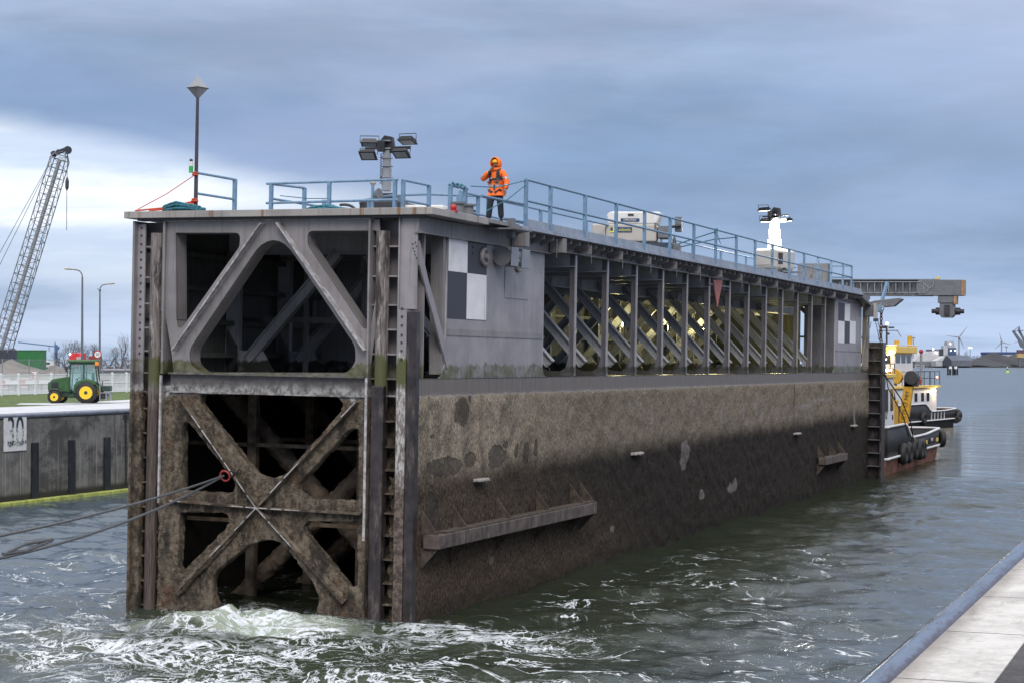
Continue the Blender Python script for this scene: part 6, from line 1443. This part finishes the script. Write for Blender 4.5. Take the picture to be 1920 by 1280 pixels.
# far trees
for i in range(16):
    px = 1794+3.7*i+rnd.uniform(-1, 1); k = i % 3; hgt = rnd.uniform(15, 24)*(1.15 if i in (5, 9, 12) else 1)
    t = shore_thing('far_tree', 'bare tree in the row between the warehouse and the coal heaps', 'tree', px, 380, 'bare trees on the far shore')
    ob('trunk', protos[k][0], t); ob('crown', protos[k][1], t); t.scale = (hgt/9.5, hgt/9.5, hgt/9.5)
def mast(px, yt, yb, d_, lit, lab):
    t = shore_thing('light_mast', lab, 'light mast', px, d_); s = 3434.4/(D+d_); zt_ = 6.2+(678.14-yt)/s-1.4
    part('pole', MB().cyl((0, 0, 0), (0, 0, zt_), .35, n=6), M['cranefar2'], t); part('lamp_rack', MB().box(-2, 2, -.3, .3, zt_-.4, zt_+.6), M['farlamp'] if lit else M['cranefar2'], t)
mast(1819, 652, 686, 100, True, 'light mast with a lit white lamp rack by the far trees'); mast(1713, 633.5, 686, 40, False, 'unlit light mast right of the far tug wheelhouse'); mast(1887, 650, 686, 330, False, 'unlit light mast right of the smaller turbine')
t = shore_thing('shore_boat', 'small pale motor vessel moored below the white sheds', 'boat', 1726, -60)
t.location.z = 0; part('hull', pl(t, [(1712, 686), (1714, 689), (1738, 689), (1741, 685)], 4), M['farwall2'], t); part('cabin', bx(t, 1716, 1733, 681, 686, 3), M['farpale'], t); part('window_row', bx(t, 1717, 1731, 682.5, 684, .2, -.2), M['fardark'], t)
for o in bpy.data.objects:
    for k in ('px', 'dd'):
        if k in o.keys(): del o[k]
# mooring dolphin
t = thing('mooring_dolphin', 'cluster of dark piles with white tops standing in the open water', 'dolphin', frame_cam(1786, 887), (0, 0, YAW))
many('pile', [MB().cyl((x_, y_, -2), (x_, y_, 4.0), .42, n=10) for x_, y_ in ((-2.3, 0), (-1.4, -.4), (.2, -.2), (1.2, -.5), (2.3, 0), (-.8, 1.2), (.8, 1.2))], M['piledark'], t)
many('white_cap', [MB().box(x_-.65, x_+.65, -.95, -.4, 2.9, 4.1) for x_ in (-1.2, 1.35)], M['fencewhite'], t); part('cap_beam', MB().box(-2.9, 2.9, -.3, 1.6, 3.6, 4.3), M['piledark'], t)
t = thing('channel_buoy', 'yellow green channel buoy floating before the coal heaps', 'buoy', frame_cam(1889, 1065))
part('float', MB().cyl((0, 0, -.3), (0, 0, .9), 1.1, .9, 14), M['buoy'], t, smooth=True); part('tower', MB().tube([(0, 0, .9), (0, 0, 2.6)], [.6, .3], 10), M['buoy'], t)
part('mark', MB().cyl((0, 0, 1.7), (0, 0, 2.3), .55, n=10), M['piledark'], t); part('topmark', MB().tube([(0, 0, 2.7), (0, 0, 3.6)], [.5, .05], 10), M['buoy'], t)
# ============================================================ WATER
m, n, b = newmat('lock_basin_water'); p = n.geo(); x, y, z = n.sep(p)
pr = n.map(p, rot=(0, 0, YAW))
# churned foam in front of the gate, lines of foam drifting down the side
def blob(cx, cy, rx, ry):
    a = n.math('POWER', n.math('DIVIDE', n.math('SUBTRACT', x, cx), rx), 2); q = n.math('POWER', n.math('DIVIDE', n.math('SUBTRACT', y, cy), ry), 2)
    return n.math('SUBTRACT', 1, n.math('SQRT', n.math('ADD', a, q)))
m1 = n.math('MAXIMUM', n.math('MAXIMUM', blob(-3.4, -4.0, 5.2, 5.5), blob(2.5, -9.5, 7, 3.5)), blob(1.5, -1.5, 4, 2))
m2 = n.math('MAXIMUM', n.math('MAXIMUM', blob(7, -7, 10, 14), blob(-14, -2, 12, 14)), blob(4.5, 6, 4, 18))
fo = n.noise(n.map(pr, (.8, .75, 1)), .5, 9, .62, 1.9); fo2 = n.noise(n.map(pr, (.8, .7, 1), (9, 4, 0)), 1.7, 8, .66, 1.4)
lines = n.math('ABSOLUTE', n.math('SUBTRACT', n.noise(n.map(pr, (.7, 1.1, 1), (2, 8, 0)), .36, 7, .60, 1.2), .5))
ff = n.math('ADD', n.math('MULTIPLY', fo, .6), n.math('MULTIPLY', fo2, .4))
w1 = n.step(m1, -.2, .9, .004, .044)
net = n.math('ABSOLUTE', n.math('SUBTRACT', fo, .5)); net2 = n.math('ABSOLUTE', n.math('SUBTRACT', fo2, .5))
g1 = n.math('SUBTRACT', 1, n.math('DIVIDE', net, w1)); g2 = n.math('SUBTRACT', 1, n.math('DIVIDE', net2, n.math('MULTIPLY', w1, .75)))
f1 = n.math('MULTIPLY', n.math('MULTIPLY', n.step(n.math('MAXIMUM', g1, g2), 0, .6), n.step(m1, -.25, .15)), n.step(n.noise(n.map(p, (.6, .6, 1), (3, 3, 0)), .5, 4, .6), .40, .56, .25, 1))
f2 = n.math('MULTIPLY', n.math('MULTIPLY', n.step(lines, .012, .004), n.step(m2, -.05, .4)), n.step(fo, .46, .58))
f3 = n.math('MULTIPLY', n.math('MULTIPLY', n.step(net, .011, .003), n.step(m2, .1, .6)), n.step(fo2, .46, .58))
f4 = n.math('MULTIPLY', n.step(n.noise(n.map(pr, (.35, 1.6, 1), (1, 1, 0)), .22, 8, .7, .5), .66, .71), n.step(fo2, .5, .6, 0, .7))
foam = n.math('MINIMUM', n.math('ADD', n.math('ADD', n.math('MAXIMUM', f1, f2), n.math('MULTIPLY', f3, .25)), f4), 1)
foam = n.math('MULTIPLY', foam, n.step(n.noise(n.map(p, (1, .6, 1)), 11, 6, .75), .30, .55, .35, 1))
milk = n.math('MULTIPLY', blob(-3.3, -1.9, 3.4, 1.7), 1); milk = n.step(n.math('ADD', milk, n.math('MULTIPLY', n.math('SUBTRACT', fo2, .5), .9)), .05, .55)
base = n.mix(n.step(m1, -.4, .5), (.022, .029, .018), (.038, .048, .030))
base = n.mix(n.step(x, 4, 14), base, (.045, .066, .085)); base = n.mix(n.step(n.math('ADD', x, n.math('MULTIPLY', fo, 6)), -4, -9), base, (.055, .078, .10))  # sky reflection put into the base colour: bluer left and right of gate
base = n.mix(n.math('MULTIPLY', milk, .8), base, (.40, .46, .38))
c = n.mix(foam, base, (.76, .80, .86))
r1 = n.noise(n.map(pr, (.45, 1.25, 1)), 1.3, 8, .62, .6); r2 = n.noise(n.map(pr, (.5, 1.5, 1), (4, 4, 0)), 5.5, 6, .6, .3)
dist = n.math('SQRT', n.math('ADD', n.math('POWER', n.math('SUBTRACT', x, CAM[0]), 2), n.math('POWER', n.math('SUBTRACT', y, CAM[1]), 2)))
h = n.math('ADD', n.math('MULTIPLY', r1, n.step(x, -7, -13, .6, .32)), n.math('MULTIPLY', r2, .10)); h = n.math('ADD', h, n.math('MULTIPLY', foam, .10))
far1 = n.noise(n.map(pr, (.25, 1, 1)), .22, 7, .65, .5)
fd = n.step(dist, 45, 150); h = n.math('ADD', h, n.math('MULTIPLY', far1, n.math('ADD', 1.2, n.math('MULTIPLY', fd, 9))))
far2 = n.noise(n.map(pr, (.12, .5, 1), (6, 1, 0)), .10, 6, .7, .5); h = n.math('ADD', h, n.math('MULTIPLY', far2, n.math('MULTIPLY', fd, 16)))
setp(n, b, c, n.math('ADD', n.step(dist, 60, 400, .05, .22), n.math('MULTIPLY', foam, .55)), nrm=n.bump(h, .48, .30)); b.inputs['IOR'].default_value = 1.33
M['water'] = m
wv = MB()
def axis_(a, b, d0, grow, c0):
    """ticks dense around c0"""
    out = [c0]; s_ = d0
    while out[-1] < b: out.append(min(b, out[-1]+s_)); s_ *= grow
    s_ = d0
    while out[0] > a: out.insert(0, max(a, out[0]-s_)); s_ *= grow
    return out
xs = [-31.3+.17*i for i in range(int(47/.17))]; ysx = []
q_ = -42.0
while q_ < 62: ysx.append(q_); q_ += .15 if q_ < 8 else .15+(q_-8)*.008
for yy in ysx:
    for xx in xs:
        e = min(1, (xx+31.3)/3, (15.7-xx)/2+.1, (62-yy)/10, (yy+42)/2+.1); e = max(0, e)
        s_ = Vector((xx*.45, yy*.45, .3))
        ch = max(0, 1-math.hypot((xx+3.0)/6.5, (yy+4)/6.0)); ch2 = max(0, 1-math.hypot((xx-3)/9, (yy+9)/7))
        amp = .19+.16*ch+.12*ch2
        zz = amp*noise.fractal(Vector((xx*.42+3, yy*.62, .3)), 1, 2.1, 5)+.05*(noise.noise(Vector((xx*.16, yy*.22, 7))))
        zz += .5*math.exp(-(((xx+3.3)/1.9)**2+((yy+1.7)/1.0)**2))*(1+.5*noise.noise(Vector((xx*2, yy*2, 2))))
        wv.v.append((xx, yy, zz*e))
nxs = len(xs)
for j in range(len(ysx)-1):
    for i in range(nxs-1):
        a = j*nxs+i; wv.f.append((a, a+1, a+nxs+1, a+nxs))
me = bpy.data.meshes.new('water'); me.from_pydata(wv.v, [], wv.f); me.materials.append(m)
for p_ in me.polygons: p_.use_smooth = True
wo = ob('water', me); wo['kind'] = 'structure'
ylast = ysx[-1]; xl = xs[-1]
far = MB()
far.add([(-31.3, ylast, 0), (xl, ylast, 0), (xl, 2600, 0), (-31.3, 2600, 0)], [(0, 1, 2, 3)])
far.add([(-1500, 130, 0), (-31.3, 130, 0), (-31.3, 2600, 0), (-1500, 2600, 0)], [(0, 1, 2, 3)])
far.add([(xl, -100, 0), (3000, -100, 0), (3000, 2600, 0), (xl, 2600, 0)], [(0, 1, 2, 3)])
struct('water', far, m)
